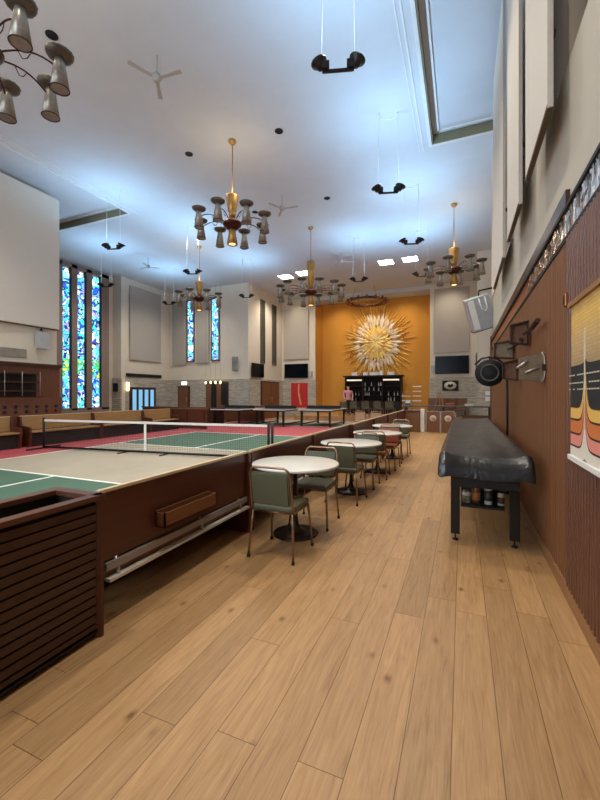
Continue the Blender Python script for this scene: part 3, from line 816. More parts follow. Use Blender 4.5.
# round scoreboard on gooseneck
t = thing('scoreboard', 'round black scoreboard on a bent pole at the shuffleboard table edge', 'scoreboard', (.625, 6.5, 0))
MB().tube([(0, 0, 0), (0, 0, 1.5), (-.01, 0, 1.8), (-.05, 0, 1.93), (-.13, 0, 2.01), (-.24, 0, 2.04), (-.35, 0, 2.02), (-.44, 0, 1.93)], .016, 8).build('pole', M['black'], t)
Mx = Matrix.Rotation(PI/2, 4, 'X')
MB().lathe([(.0001, -.03), (.19, -.03), (.205, 0), (.19, .03), (.0001, .03)], (-.24, 0, 1.8), 32, Mx).build('disc', M['blackmat'], t)
rg = MB()
for k in range(32):
    a, b = 2*PI*k/32, 2*PI*(k+1)/32
    rg.tube([(-.24+.12*math.cos(a), -.036, 1.8+.12*math.sin(a)), (-.24+.12*math.cos(b), -.036, 1.8+.12*math.sin(b))], .012, 5, False)
rg.build('dial_ring', plain('grey_dial', S(90, 88, 80), .5), t)
MB().tube([(-.24, 0, 1.98), (-.24, 0, 2.04)], .01, 6).build('hanger', M['black'], t)
MB().lathe([(.0001, 0), (.09, 0), (.09, .01), (.0001, .015)], n=16).build('floor_flange', M['black'], t)

# ================================================================== ROUND TABLES AND CHAIRS
def make_table(label):
    t = thing('round_table', label, 'table', (0, 0, 0), 0, 'round white-topped tables along the pews')
    MB().lathe([(.0001, .722), (.44, .722), (.458, .73), (.462, .742), (.458, .752), (.44, .755), (.0001, .755)], n=64).build('tabletop', M['laminate'], t)
    MB().lathe([(.0001, 0), (.235, 0), (.24, .01), (.23, .02), (.16, .026), (.09, .04), (.05, .07), (.032, .12), (.024, .2), (.022, .7), (.1, .715), (.1, .722), (.0001, .722)], n=40).build('pedestal', M['foot'], t)
    return t
TB = [(-1.63, 3.75), (-1.55, 5.68), (-1.49, 7.35), (-1.5, 9.1)]
lab = ['round white table nearest the camera', 'second round white table from the camera', 'third round white table from the camera', 'farthest round white table by the pews']
T0 = make_table(lab[0]); T0.location = (*TB[0], 0)
for l, (x, y) in list(zip(lab, TB))[1:]: dup_at(T0, (x, y, 0), None, l)

def make_chair(label, vinyl, seatm=None, back_tan=False):
    t = thing('stacking_chair', label, 'chair', (0, 0, 0), 0, 'stacking chairs at the round tables')
    # faces +Y; backrest at -Y
    s = MB(); s.box(-.2, .2, -.2, .21, .425, .475, .02); s.build('seat', seatm or vinyl, t)
    b = MB()
    tt = bmesh.new(); bmesh.ops.create_cube(tt, size=1)
    for v in tt.verts: v.co = Vector((v.co.x*.37, v.co.y*.035, v.co.z*.30))
    bmesh.ops.bevel(tt, geom=list(tt.edges), offset=.012, segments=2, affect='EDGES')
    b.merge(tt, Matrix.Translation((0, -.225, .635)) @ Matrix.Rotation(math.radians(9), 4, 'X'))
    b.build('backrest', vinyl, t)
    f = MB()
    f.tube([(-.205, -.185, .43), (-.203, -.2, .5), (-.2, -.245, .76), (-.18, -.255, .81), (-.15, -.257, .83), (.15, -.257, .83), (.18, -.255, .81), (.2, -.245, .76), (.203, -.2, .5), (.205, -.185, .43)], .0115, 8)
    f.build('back_frame', M['tube'], t)
    u = MB(); u.tube([(-.195, -.19, .415), (-.195, .19, .415)], .011); u.tube([(.195, -.19, .415), (.195, .19, .415)], .011); u.tube([(-.195, .16, .412), (.195, .16, .412)], .01); u.tube([(-.195, -.16, .412), (.195, -.16, .412)], .01)
    u.build('seat_frame', M['tube'], t)
    for sx_, sy in ((-1, -1), (1, -1), (-1, 1), (1, 1)):
        l = MB().tube([(sx_*.195, sy*.185, .42), (sx_*.205, sy*.2, .3), (sx_*.222, sy*.232, .02)], .0115, 8).build('leg', M['tube'], t)
        MB().lathe([(.0001, 0), (.015, 0), (.015, .028), (.0001, .03)], (sx_*.222, sy*.232, 0), 10).build('rubber_foot', M['blackmat'], l)
    return t
cA = make_chair('olive stacking chair nearest the camera, its back towards the camera', M['olive'])
cA.location = (-1.57, 3.28, 0)
dup_at(cA, (-1.57, 4.17, 0), PI+.03, 'olive stacking chair on the far side of the nearest round table')
dup_at(cA, (-1.49, 5.22, 0), -.04, 'olive chair on the near side of the second round table')
dup_at(cA, (-1.48, 6.14, 0), PI, 'olive chair on the far side of the second round table')
cB = make_chair('chair with rust seat on the near side of the third round table', M['olive'], M['rust'])
cB.location = (-1.43, 6.9, 0); cB.rotation_euler = (0, 0, .05)
cC = make_chair('rust-backed chair on the far side of the third round table', M['rust']); cC.location = (-1.4, 7.8, 0); cC.rotation_euler = (0, 0, PI-.05)
dup_at(cB, (-1.43, 8.6, 0), .1, 'chair with rust seat on the near side of the farthest round table')
dup_at(cA, (-1.4, 9.6, 0), PI, 'olive chair on the far side of the farthest round table')
# chairs beyond the pews and on the stage
cT = make_chair('tan chair just over the pews before the far bar, left of the two', M['tan_vinyl']); cT.location = (-3.55, 14.5, .006)
cT['group'] = 'tan chairs beyond the pews'; dup_at(cT, (-2.95, 14.3, .006), .2, 'tan chair just over the pews before the far bar, right of the two')
for k, x in enumerate((-6.15, -5.5, -4.85, -4.2, -3.55)):
    q = dup_at(cA, (x, 21.0, .25), random.uniform(-.2, .2), ['leftmost of the five olive chairs in front of the dark bar, by the person', 'second from the left of the five olive chairs before the bar', 'middle one of the five olive chairs before the bar', 'second from the right of the five olive chairs before the bar', 'rightmost of the five olive chairs in front of the dark bar'][k])
    q['group'] = 'olive chairs in front of the bar'

# ================================================================== PEWS AND SLATTED BOX
t = thing('slatted_box', 'walnut box with horizontal slats and open dark top, at lower left', 'planter box', (-2.24, .24, 0))
m = MB(); H_ = .865
m.box(-.2, .2, -1.48, 1.46, .03, .06); m.box(-.2, -.17, -1.48, 1.46, .03, H_-.03); m.box(.15, .18, -1.48, 1.46, .03, H_-.03)
m.box(-.2, .2, 1.44, 1.46, .03, H_-.03); m.box(-.2, .2, -1.48, -1.46, .03, H_-.03); m.build('carcass', M['interior'], t)
m = MB()
for k in range(14): m.box(.18, .2, -1.46, 1.43, .045+k*.0555, .045+k*.0555+.044)
m.build('slat_face', M['dark_walnut'], t)
m = MB(); m.prism([(.15, 1.43), (.19, 1.43), (.215, 1.45), (.215, 1.47), (.19, 1.49), (.15, 1.49)], 'z', 0, H_); m.build('corner_post', M['pew_back'], t)
m = MB(); m.box(.14, .21, -1.5, 1.49, H_-.03, H_); m.box(-.22, -.15, -1.5, 1.49, H_-.03, H_); m.box(-.15, .14, 1.42, 1.49, H_-.03, H_); m.box(-.15, .14, -1.5, -1.43, H_-.03, H_)
m.build('top_rim', M['walnut'], t)
box('inner_liner', M['blackmat'], -.16, .14, -1.42, 1.41, .4, .43, t)

def make_pew(label, L, rack=True, kneeler=True, group='mahogany pews dividing the aisle from the court', inner='pew_tan', ends=(-1, 1)):
    t = thing('pew', label, 'pew', (0, 0, 0), 0, group)     # back faces +X at x=0, seat to -X
    h = L/2
    box('back_panel', M['pew_back'], -.05, 0, -h+(.05 if -1 in ends else 0), h-.05, .40, .845, t)
    box('front_face', M[inner], -.062, -.05, -h+.05, h-.05, .46, .84, t)
    box('top_rail', M['rail_cream'], -.03, .006, -h+.02, h-.02, .845, .865, t)
    box('seat', M[inner], -.5, -.065, -h+.05, h-.05, .40, .44, t)
    box('under_seat_shade', M['interior'], -.42, -.39, -h+.05, h-.05, 0, .40, t)  # dark sheet added for the black shade beneath the seat
    for s in ends:
        e = MB(); yb = s*h; y0, y1 = min(yb, yb-s*.05), max(yb, yb-s*.05)
        e.prism([(.03, 0), (.035, .3), (.03, .845), (-.07, .845), (-.12, .6), (-.5, .55), (-.52, .4), (-.48, 0)], 'y', y0, y1); e.build('end_board', M['pew_back'], t)
    if rack:
        r = MB(); r.box(0.0, .012, .0, .66, .49, .6); r.box(.075, .087, 0, .66, .48, .59); r.box(0, .087, 0, .66, .48, .49); r.box(0, .087, 0, .012, .48, .59); r.box(0, .087, .648, .66, .48, .59)
        o = r.build('book_rack', M['rack_wood'], t); o.location = (0, -.43, 0)
    if kneeler:
        k = MB(); k.box(-.01, .02, -h+.06, h-.06, .335, .385); k.build('rail', M['rail_grey'], t)
        k = MB(); k.box(-.0, .05, -h+.06, h-.06, .272, .292); k.build('foot_bar', M['rail_white'], t)
        k = MB(); k.box(-.03, -.01, -h+.06, h-.06, .29, .37); k.build('rail_board', M['rack_wood'], t)
        for y in (-h+.15, .1, h-.2): MB().tube([(-.01, y, .40), (.02, y, .33), (.02, y, .28)], .012, 6).build('bracket', M['steel'], t)
    return t
spans = [(1.74, 3.62), (3.64, 5.6), (5.62, 7.7), (7.76, 9.8), (9.82, 11.8), (11.82, 13.7), (13.72, 15.5)]
ordn = ['mahogany pew nearest the camera, with book rack and metal footrail', 'pew directly behind the nearest round table', 'pew behind the second round table', 'pew behind the third round table', 'pew behind the farthest round table', 'second to last pew of the aisle row, towards the bar', 'last pew of the aisle row, meeting the low wooden counter']
for l, (a, b) in zip(ordn, spans):
    p = make_pew(l, b-a, a < 8, a < 8, ends=(1,) if a < 2 else (-1, 1)); p.location = (-2.125 if b < 7.75 else -2.08, (a+b)/2, 0)
# pews on the far side of the court
pl = ['light wooden pew across the court, left of the net post', 'light wooden pew across the court, second from the left', 'light wooden pew across the court, farthest one']
for l, (a, b) in zip(pl, ((6.9, 9.2), (9.22, 11.4), (11.42, 13.0))):
    p = make_pew(l, b-a, False, False, 'pews on the far side of the court'); p.location = (-11.5, (a+b)/2, 0); p.rotation_euler = (0, 0, PI)
p = make_pew('wooden pew end at the left edge, below the perforated cabinet', 2.0, False, False, 'pews on the far side of the court'); p.location = (-11.5, 5.7, 0); p.rotation_euler = (0, 0, PI)
t = thing('low_partition', 'low panelled wooden partition beyond the far left corner of the court', 'partition', (-10.4, 13.4, 0))
box('panel', M['walnut'], -1.3, .5, -.03, .03, 0, .82, t); box('cap', M['walnut_v'], -1.35, .55, -.06, .06, .82, .87, t)
m = MB(); [m.box(x, x+.05, -.05, -.03, .02, .8) for x in (-1.3, -.5, .4)]; m.build('stile', M['dark_walnut'], t)
t = thing('low_partition', 'long low wooden rail in front of the stone wall at far left', 'partition', (-13.6, 15.4, 0))
box('panel', M['dark_walnut'], -1.8, 3.2, -.03, .03, 0, .78, t); box('cap', M['walnut'], -1.85, 3.25, -.06, .06, .78, .84, t)
t = thing('low_partition', 'low wooden rail before the dark display and the far doors', 'partition', (-10.5, 18.0, 0))
box('panel', M['walnut'], -2, .9, -.03, .03, 0, .8, t); box('cap', M['walnut_v'], -2.05, .95, -.06, .06, .8, .86, t)

# ================================================================== NET
t = thing('pickleball_net', 'portable pickleball net with black posts across the near court', 'net', (-7.2, 7.27, .006)); t.rotation_euler = (0, 0, .11)
hw_ = 3.22
m = MB()
for k in range(int(hw_*2/.045)):
    x = -hw_+k*.045; m.box(x, x+.003, -.0015, .0015, .1, .74)
for k in range(15): m.box(-hw_, hw_, -.0015, .0015, .1+k*.045, .103+k*.045)
m.build('net_mesh', M['net'], t)
box('top_tape', M['white'], -hw_, hw_, -.008, .008, .735, .79, t)
box('centre_strap', M['white'], -.03, .03, -.01, .01, .05, .74, t)
for s in (-1, 1):
    MB().tube([(s*(hw_+.03), 0, .03), (s*(hw_+.03), 0, .84)], .03, 10).build('post', M['black'], t)
    MB().tube([(s*(hw_+.02), -.5, .03), (s*(hw_+.02), .5, .03)], .022, 8).build('foot_bar', M['black'], t)
MB().tube([(-hw_, 0, .05), (hw_, 0, .05)], .03, 8).build('base_bar', M['black'], t)
for x in (-.6, .6): MB().tube([(x, -.25, .02), (x, .25, .02)], .015, 6).build('centre_foot', M['black'], t)
MB().tube([(hw_+.12, 0, 0), (hw_+.12, 0, .84)], .03, 10).build('outer_post', M['black'], t)

# ping-pong tables
def pp(label, x, y, rz, proto=[None]):
    if proto[0] is None:
        t = thing('ping_pong_table', label, 'ping pong table', (0, 0, 0), 0, 'ping pong tables beyond the court')
        box('tabletop', plain('slate_top', S(66, 76, 82), .35), -.74, .74, -1.3, 1.3, .74, .765, t)
        m = MB(); m.box(-.76, .76, -1.32, -1.29, .735, .768); m.box(-.76, .76, 1.29, 1.32, .735, .768); m.box(-.76, -.74, -1.3, 1.3, .735, .768); m.box(.74, .76, -1.3, 1.3, .735, .768); m.build('edge_trim', M['line'], t)
        m = MB(); m.box(-.72, .72, -1.28, 1.28, .68, .735); m.build('apron', M['black'], t)
        for sx_ in (-1, 1):
            for sy in (-1, 1): box('leg', M['black'], sx_*.68-.04, sx_*.68+.04, sy*1.1-.04, sy*1.1+.04, 0, .68, t)
            box('foot_rail', M['black'], sx_*.68-.03, sx_*.68+.03, -1.06, 1.06, .08, .13, t)
        m = MB(); m.box(-.85, .85, -.004, .004, .77, .92); m.build('table_net', M['net'], t)
        proto[0] = t
    else: t = dup(proto[0]); t['label'] = label
    t.location = (x, y, .006); t.rotation_euler = (0, 0, rz)
pp('ping pong table at the left of the three behind the court', -10.1, 16.3, 0)
pp('middle ping pong table of the three behind the court', -8.1, 16.8, 0)
pp('right ping pong table of the three, left of the gold wall', -6.1, 17.4, 0)

# ================================================================== LEFT CABINET WALL
t = thing('cabinet_unit', 'tall walnut cabinet with open shelves and round finger holes at left', 'cabinet', (-11.9, 6.6, 0))
box('upper_carcass', M['cabinet_walnut'], 0, .3, -6, 1.58, .0, 2.3, t)
box('cornice', M['dark_walnut'], -.0, .38, -6.02, 1.62, 2.3, 2.38, t)
m = MB(); m.box(.3, .33, -.5, .85, 1.4, 2.05); m.build('shelf_recess', M['interior'], t)
for z in (1.55, 1.8, 2.05): box('shelf', M['dark_walnut'], .33, .5, -.5, .85, z, z+.03, t)
for y in (-.5, -.1, .35, .85): MB().tube([(.5, y, 1.42), (.5, y, 2.12)], .009, 6).build('shelf_rod', M['steel'], t)
box('lower_front', M['cabinet_walnut'], .3, .36, -6, 1.6, 0, 1.38, t)
Mx = Matrix.Rotation(PI/2, 4, 'Y')
for k in range(9):
    for z in (.98, 1.12):
        MB().lathe([(.0001, 0), (.045, 0), (.05, .01), (.0001, .012)], (.36, -.9+k*.29, z), 14, Mx).build('finger_hole', M['blackmat'], t)
t = thing('acoustic_panel', 'large pale panel high on the left wall beside the stained windows', 'acoustic panel', (-11.87, 5, 3.4))
box('fabric_face', M['panel_w'], 0, .12, -4, 3.28, .12, 4.2, t); box('bottom_edge', M['panel_edge'], 0, .12, -4, 3.28, .09, .12, t)
o = box('wall_vent', M['steel'], -11.9, -11.86, 5.4, 7.35, 2.55, 2.8); tag(o, 'grey ventilation strip above the left cabinet', 'vent')
t = thing('wall_loudspeaker', 'small white loudspeaker on the wall beneath the large left panel', 'loudspeaker', (-11.75, 7.75, 2.85))
box('cabinet', M['grey_box'], -.1, .12, -.16, .16, 0, .5, t, .01); MB().tube([(-.15, 0, .5), (-.05, 0, .62), (.0, 0, .5)], .02, 6).build('bracket', M['black'], t)
# panels on far left walls
def flatpanel(label, x0, x1, y0, y1, z0, z1, m_=None):
    o = box('acoustic_panel', m_ or M['panel'], x0, x1, y0, y1, z0, z1, None, .01); tag(o, label, 'acoustic panel', 'taupe acoustic panels on the far walls')
flatpanel('wide taupe acoustic panel right of the three tall stained windows', -16.57, -16.5, 15.6, 17.9, 3.35, 7.35)
flatpanel('narrow taupe panel in the corner left of the pair of stained windows', -16.3, -15.25, 18.61, 18.67, 3.25, 7.1)
flatpanel('taupe panel between the pair of stained windows', -14.55, -13.6, 18.61, 18.67, 3.3, 7.1)
flatpanel('taupe panel above the left television, beside the gold wall', -10.85, -9.1, 23.01, 23.07, 3.75, 7.0)
flatpanel('taupe panel above the right television, beside the gold wall', -1.45, .38, 23.01, 23.07, 3.8, 7.4)
o = box('air_grille', M['blackmat'], -16.6, -16.5, 15.4, 17.95, 2.42, 2.6); tag(o, 'long dark air grille above the glazed blue-paned doors', 'air grille')
o = box('control_box', M['blackmat'], -16.95, -16.65, 14.86, 14.93, 1.6, 2.05); tag(o, 'small dark box on the stone pier right of the stained windows', 'control box')
t = thing('wall_sconce', 'glowing wall sconce on the stone wall left of the blue-paned doors', 'wall lamp', (-16.5, 15.38, 1.9)); box('shade', emit('sconce_glow', S(255, 226, 160), 3), 0, .09, -.07, .07, -.25, .2, t, .02); box('back_plate', M['brass'], -.02, 0, -.08, .08, -.27, .22, t)
t = thing('exit_sign', 'small lit sign above the narrow wooden door', 'sign', (-15.35, 18.58, 2.02)); box('housing', M['white'], -.2, .2, 0, .04, 0, .2, t); box('lit_face', emit('sign_glow', (1, .96, .86), 2.5), -.18, .18, -.01, 0, .02, .18, t)
t = thing('display_case', 'dark glazed wooden case set in the stone wall, lamps hanging before it', 'display case', (-13.0, 18.55, 0))
box('carcass', M['dark_walnut'], -.75, .75, 0, .07, .55, 2.2, t)
for k in range(4): box('shelf_bay', M['blackmat'] if k % 2 else M['walnut_v'], -.68+k*.34, -.38+k*.34, -.03, 0, .62, 2.1, t)
gl = None
for k in range(4):
    x = -13.5+k*.33
    if gl is None:
        gl = MB().lathe([(.0001, 0), (.04, .03), (.06, .08), (.04, .13), (.0001, .17)], n=14).build('globe_lamp', M['glow'])
        MB().tube([(0, 0, .17), (0, 0, CEIL-2.05)], .004, 4).build('cord', M['blackmat'], gl)
        q = gl
    else: q = dup(gl)
    q.location = (x, 18.2, 2.05)
    tag(q, ['leftmost small globe lamp before the dark display case', 'second small globe lamp before the dark display case', 'third small globe lamp before the dark display case', 'rightmost small globe lamp before the dark display case'][k], 'pendant lamp', 'globe lamps before the display case')
o = box('wall_loudspeaker', M['steel'], -12.0, -11.65, 18.58, 18.7, 2.8, 3.6, None, .01); tag(o, 'grey upright loudspeaker on the cream wall right of the pair of stained windows', 'loudspeaker')

def tv(label, loc, rz, w_, h_, thick=.06):
    t = thing('television', label, 'television', loc, rz, 'black wall televisions')
    box('bezel', M['blackmat'], -w_/2, w_/2, 0, thick, -h_/2, h_/2, t, .008); box('screen', M['screen'], -w_/2+.03, w_/2-.03, -.004, 0, -h_/2+.03, h_/2-.03, t)
    box('wall_mount', M['black'], -.2, .2, thick, thick+.07, -.2, .2, t)
tv('television on the back wall left of the gold wall', (-9.95, 22.96, 2.98), 0, 1.66, .92)
tv('television on the back wall right of the gold wall', (-.52, 22.96, 3.1), 0, 1.75, 1.0)
tv('television seen at an angle beside the grey wall loudspeaker and far corner', (-11.1+.24, 19.6, 2.85), PI/2, 1.4, .8)
tv('television seen edge-on at the right corner of the back wall', (.66, 21.6, 3.05), -PI/2, 1.6, .95)
o = box('small_loudspeaker', M['grey_box'], -1.63, -1.46, 22.95, 23.1, 2.75, 3.1); tag(o, 'small grey loudspeaker left of the right television', 'loudspeaker')
o = box('small_loudspeaker', M['grey_box'], -9.02, -8.85, 22.95, 23.1, 2.6, 2.95); tag(o, 'small grey loudspeaker right of the left television', 'loudspeaker')
# red panel artwork
t = thing('red_panel', 'crimson panel with a pale diagonal figure on the stone wall', 'artwork', (-9.75, 22.98, 0))
box('board', M['reddoor'], -.55, .6, 0, .05, .6, 2.2, t)
MB().prism([(-.05, 2.15), (.05, 2.15), (.02, 1.6), (.2, .8), (.1, .75), (-.06, 1.5)], 'y', -.01, 0).build('pale_figure', M['art_pink'], t)
# emblem
t = thing('emblem_plaque', 'black framed plaque with a white oval emblem on the stone wall', 'plaque', (-.6, 22.98, 1.95))
box('board', M['blackmat'], -.42, .42, 0, .04, -.28, .28, t)
Mx = Matrix.Rotation(PI/2, 4, 'X') @ Matrix.Scale(1.45, 4, (1, 0, 0))
MB().lathe([(.0001, 0), (.22, 0), (.22, .012), (.0001, .012)], (0, 0, 0), 28, Mx).build('oval', M['label_paper'], t)
MB().prism([(-.16, -.02), (-.08, .1), (.0, .04), (.1, .12), (.17, 0), (.05, -.1), (-.08, -.1)], 'y', -.02, -.012).build('mark', M['interior'], t)

# ================================================================== SUNBURST
t = thing('sunburst_artwork', 'large glass and ceramic sunburst relief on the gold wall', 'artwork', (-4.98, 24.36, 4.75))
def petals(nm, mat, count, r0, r1, w_, jitter, z0, z1, squash=1.18):
    m = MB()
    for k in range(count):
        a = 2*PI*k/count+random.uniform(-.05, .05); ra = r0+random.uniform(-jitter, jitter); rb = r1+random.uniform(-jitter, jitter)
        d = Vector((math.cos(a), 0, math.sin(a)*squash)); nn = Vector((-math.sin(a), 0, math.cos(a)))
        y0 = -random.uniform(z0, z1)
        pts = [d*ra, d*(ra+(rb-ra)*.35)+nn*w_, d*rb, d*(ra+(rb-ra)*.35)-nn*w_]
        top = d*(ra+(rb-ra)*.4)+Vector((0, y0-.05, 0))
        V = [m.bm.verts.new(p+Vector((0, y0, 0))) for p in pts]; B = [m.bm.verts.new(p+Vector((0, y0+.03, 0))) for p in pts]; tp = m.bm.verts.new(top)
        for q in range(4):
            m.bm.faces.new((V[q], V[(q+1) % 4], tp)); m.bm.faces.new((V[q], B[q], B[(q+1) % 4], V[(q+1) % 4]))
    m.build(nm, mat, t)
petals('long_rays', M['art_yellow'], 52, 1.35, 2.15, .04, .34, .02, .04)
petals('amber_rays', plain('amber_ray_glass', S(236, 178, 84), .3), 34, 1.3, 1.9, .05, .2, .02, .05)
petals('outer_petals', M['art_glass_white'], 38, .9, 1.55, .13, .14, .05, .1)
petals('outer_cream_petals', plain('cream_art_glass', S(232, 206, 160), .3), 30, .95, 1.4, .1, .12, .08, .12)
petals('rose_petals', M['art_pink'], 22, .8, 1.3, .07, .14, .1, .14)
petals('middle_petals', M['art_glass_white'], 26, .75, 1.15, .08, .12, .12, .16)
petals('inner_petals', M['art_yellow'], 34, .35, 1.02, .12, .14, .16, .2)
petals('core_petals', M['art_yellow'], 16, .0, .6, .12, .08, .2, .24)
petals('amber_chips', plain('amber_chip_glass', S(232, 176, 80), .3), 20, .3, .8, .05, .2, .2, .24)
petals('pale_chips', M['art_glass_white'], 14, .1, .7, .04, .2, .22, .26)
for i, (x, z) in enumerate(((.98, .75), (.95, -.05), (1.75, .3), (-1.6, -.75))):
    m = MB(); m.tube([(x-.1, -.12, z-.15), (x+.1, -.12, z-.12), (x+.02, -.12, z+.25), (x-.1, -.12, z-.15)], .022, 6); m.build('ruby_loop', M['art_red'], t)

# ================================================================== BAR CABINET, PERSON, STAGE THINGS
t = thing('back_bar', 'wide black bar cabinet with bottle shelves in front of the gold wall', 'bar cabinet', (-5.1, 23.9, .25))
m = MB(); m.box(-1.75, -1.68, -.3, .3, 0, 2.3); m.box(1.68, 1.75, -.3, .3, 0, 2.3); m.box(-1.75, 1.75, .25, .3, 0, 2.3); m.box(-1.68, 1.68, -.3, .25, .02, .75); m.build('carcass', M['interior'], t)
box('cornice', M['interior'], -1.85, 1.85, -.36, .32, 2.3, 2.38, t)
for z in (.78, 1.1, 1.4, 1.7): box('shelf', M['interior'], -1.68, 1.68, -.25, .25, z, z+.03, t)
for x in (-.6, .6): box('divider', M['interior'], x-.03, x+.03, -.28, .25, .75, 2.3, t)
for x0, x1 in ((-1.62, -.66), (.66, 1.62)): box('light_strip', emit('shelf_light', (1, .85, .65), .35), x0, x1, -.3, -.27, 2.05, 2.14, t)
bt = MB().lathe([(.0001, 0), (.035, 0), (.035, .14), (.013, .19), (.013, .25), (.0001, .25)], n=8).build('bar_bottle', M['white'])
bm2 = plain('clear_glassware', S(190, 196, 196), .15)
first = True; kk = 0
spotsb = [(x, z) for z in (1.13, 1.43, 1.73) for x in (-.5, -.38, -.25, -.1, .05, .2, .35, .48)] + [(x, .81+.32*r) for r in (0, 1) for x in (-1.5, -1.3, -1.1, -.9, .8, .95, 1.1, 1.3, 1.5)]
for x, z in spotsb:
    if random.random() < .5: continue
    if first: q = bt; first = False
    else: q = bt.copy(); link(q)
    q.location = (-5.1+x, 23.85, .25+z)
    side = 'middle bay' if abs(x) < .6 else ('left bay' if x < 0 else 'right bay')
    shelf = {.81: 'lowest', 1.13: 'second', 1.43: 'third', 1.73: 'top'}[round(z, 2)]
    tag(q, 'small pale bottle on the %s shelf, %s of the black bar cabinet' % (shelf, side), 'bottle', 'bottles in the bar cabinet %s %s shelf' % (side, shelf))
for k, (x, w_) in enumerate(((-1.15, .4), (-.45, .34), (.1, .6), (.52, .22), (1.1, .42))):
    o = box('white_carton', M['white'], x-w_/2+.02, x+w_/2-.02, -.2, .15, 0, .2 if k != 3 else .28, None, .008); o.location = (-5.1, 23.9, 2.63)
    tag(o, ['leftmost white carton on top of the black bar cabinet', 'second white carton from the left on the bar cabinet', 'widest white carton, middle of the bar cabinet top', 'small tall white carton on the bar cabinet top', 'rightmost white carton on top of the black bar cabinet'][k], 'carton', 'white cartons on the bar cabinet')
# tiered white racks
for k, (x, lv, lb) in enumerate(((-2.95, 4, 'shorter tiered rack of white trays against the gold wall'), (-2.35, 6, 'taller tiered rack of white trays against the gold wall'))):
    t = thing('tiered_rack', lb, 'rack', (x, 22.7, .25), 0, 'tiered racks by the gold wall')
    for s in (-1, 1): box('upright', M['gold'], s*.2-.01, s*.2+.01, -.01, .01, 0, .2+lv*.27, t)
    for q in range(lv): box('tray', M['white'], -.22, .22, -.15, .15, .28+q*.27, .33+q*.27, t)

def make_person():
    t = thing('person', 'person in pink shirt and dark trousers standing at the bar cabinet left end', 'person', (-6.35, 22.6, .25), .5)
    def skinmesh(name, pts, edges, mat, parent, lvl=2):
        me = bpy.data.meshes.new(name); me.from_pydata([p[:3] for p in pts], edges, []); me.materials.append(mat)
        o = link(bpy.data.objects.new(name, me), parent)
        md = o.modifiers.new('skin', 'SKIN'); md.use_smooth_shade = True
        for v, p in zip(me.skin_vertices[0].data, pts):
            r = p[3]; v.radius = (r, p[4] if len(p) > 4 else r)
        me.skin_vertices[0].data[0].use_root = True
        o.modifiers.new('sub', 'SUBSURF').levels = lvl; o.modifiers['sub'].render_levels = lvl
        return o
    P = [(0, 0, .95, .14, .11), (0, 0, 1.1, .13, .1), (0, 0, 1.25, .15, .11), (0, 0, 1.38, .14, .1), (0, 0, 1.47, .06), (0, 0, 1.53, .055), (0, .01, 1.60, .08, .09), (0, .0, 1.68, .07, .085),
         (-.1, 0, .88, .1), (-.11, .02, .5, .065), (-.11, 0, .1, .045), (-.11, -.14, .04, .04),
         (.1, 0, .88, .1), (.12, .02, .5, .065), (.13, 0, .1, .045), (.13, -.14, .04, .04),
         (-.2, 0, 1.38, .055), (-.27, .03, 1.12, .042), (-.22, -.1, .92, .033), (-.21, -.14, .86, .03),
         (.2, 0, 1.38, .055), (.28, .03, 1.12, .042), (.22, -.13, .95, .033), (.2, -.18, .9, .03)]
    E = [(0,1),(1,2),(2,3),(3,4),(4,5),(5,6),(6,7),(0,8),(8,9),(9,10),(10,11),(0,12),(12,13),(13,14),(14,15),(3,16),(16,17),(17,18),(18,19),(3,20),(20,21),(21,22),(22,23)]
    body = skinmesh('body', P, E, M['skin'], t)
    P2 = [(0, 0, .98, .165, .135), (0, 0, 1.1, .155, .125), (0, 0, 1.25, .17, .135), (0, 0, 1.39, .155, .12), (0, 0, 1.46, .07), (-.2, 0, 1.385, .072), (-.27, .03, 1.13, .058), (-.24, -.05, 1.0, .05), (.2, 0, 1.385, .072), (.28, .03, 1.13, .058), (.25, -.06, 1.01, .05)]
    skinmesh('shirt', P2, [(0,1),(1,2),(2,3),(3,4),(3,5),(5,6),(6,7),(3,8),(8,9),(9,10)], M['pink'], t)
    P3 = [(0, 0, .97, .16, .13), (-.1, 0, .86, .115), (-.11, .02, .5, .085), (-.11, 0, .08, .07), (.1, 0, .86, .115), (.12, .02, .5, .085), (.13, 0, .08, .07)]
    skinmesh('trousers', P3, [(0,1),(1,2),(2,3),(0,4),(4,5),(5,6)], M['navy'], t)
    skinmesh('hair', [(0, .03, 1.66, .08, .085), (0, .02, 1.73, .07, .08)], [(0, 1)], M['hair'], t)
    m = MB()
    for s in (-1, 1):
        m.lathe([(.0001, -.008), (.009, 0), (.0001, .008)], (s*.032, -.088, 1.645), 8)
    m.build('eye', M['hair'], t)
    m = MB(); m.tube([(0, -.085, 1.64), (0, -.108, 1.61), (0, -.085, 1.6)], [.008, .014, .01], 6); m.build('nose', M['skin'], t)
    for s in (-1, 1):
        MB().lathe([(.0001, -.03), (.018, 0), (.0001, .03)], (s*.082, .01, 1.63), 8).build('ear', M['skin'], t)
        MB().box(s*.12-.045, s*.12+.045, -.19, .07, 0, .06, .02).build('shoe', M['blackmat'], t)
        hx, hy, hz = (-.21, -.14, .86) if s < 0 else (.2, -.18, .9)
        for f in range(4):
            m = MB().tube([(hx+(f-1.5)*.017, hy, hz), (hx+(f-1.5)*.019, hy-.02, hz-.05), (hx+(f-1.5)*.019, hy-.01, hz-.085+.006*abs(f-1.5))], [.009, .008, .006], 6); m.build('finger', M['skin'], t)
        MB().tube([(hx-s*.03, hy, hz+.01), (hx-s*.05, hy-.02, hz-.03), (hx-s*.045, hy-.03, hz-.055)], [.01, .009, .007], 6).build('thumb', M['skin'], t)
make_person()

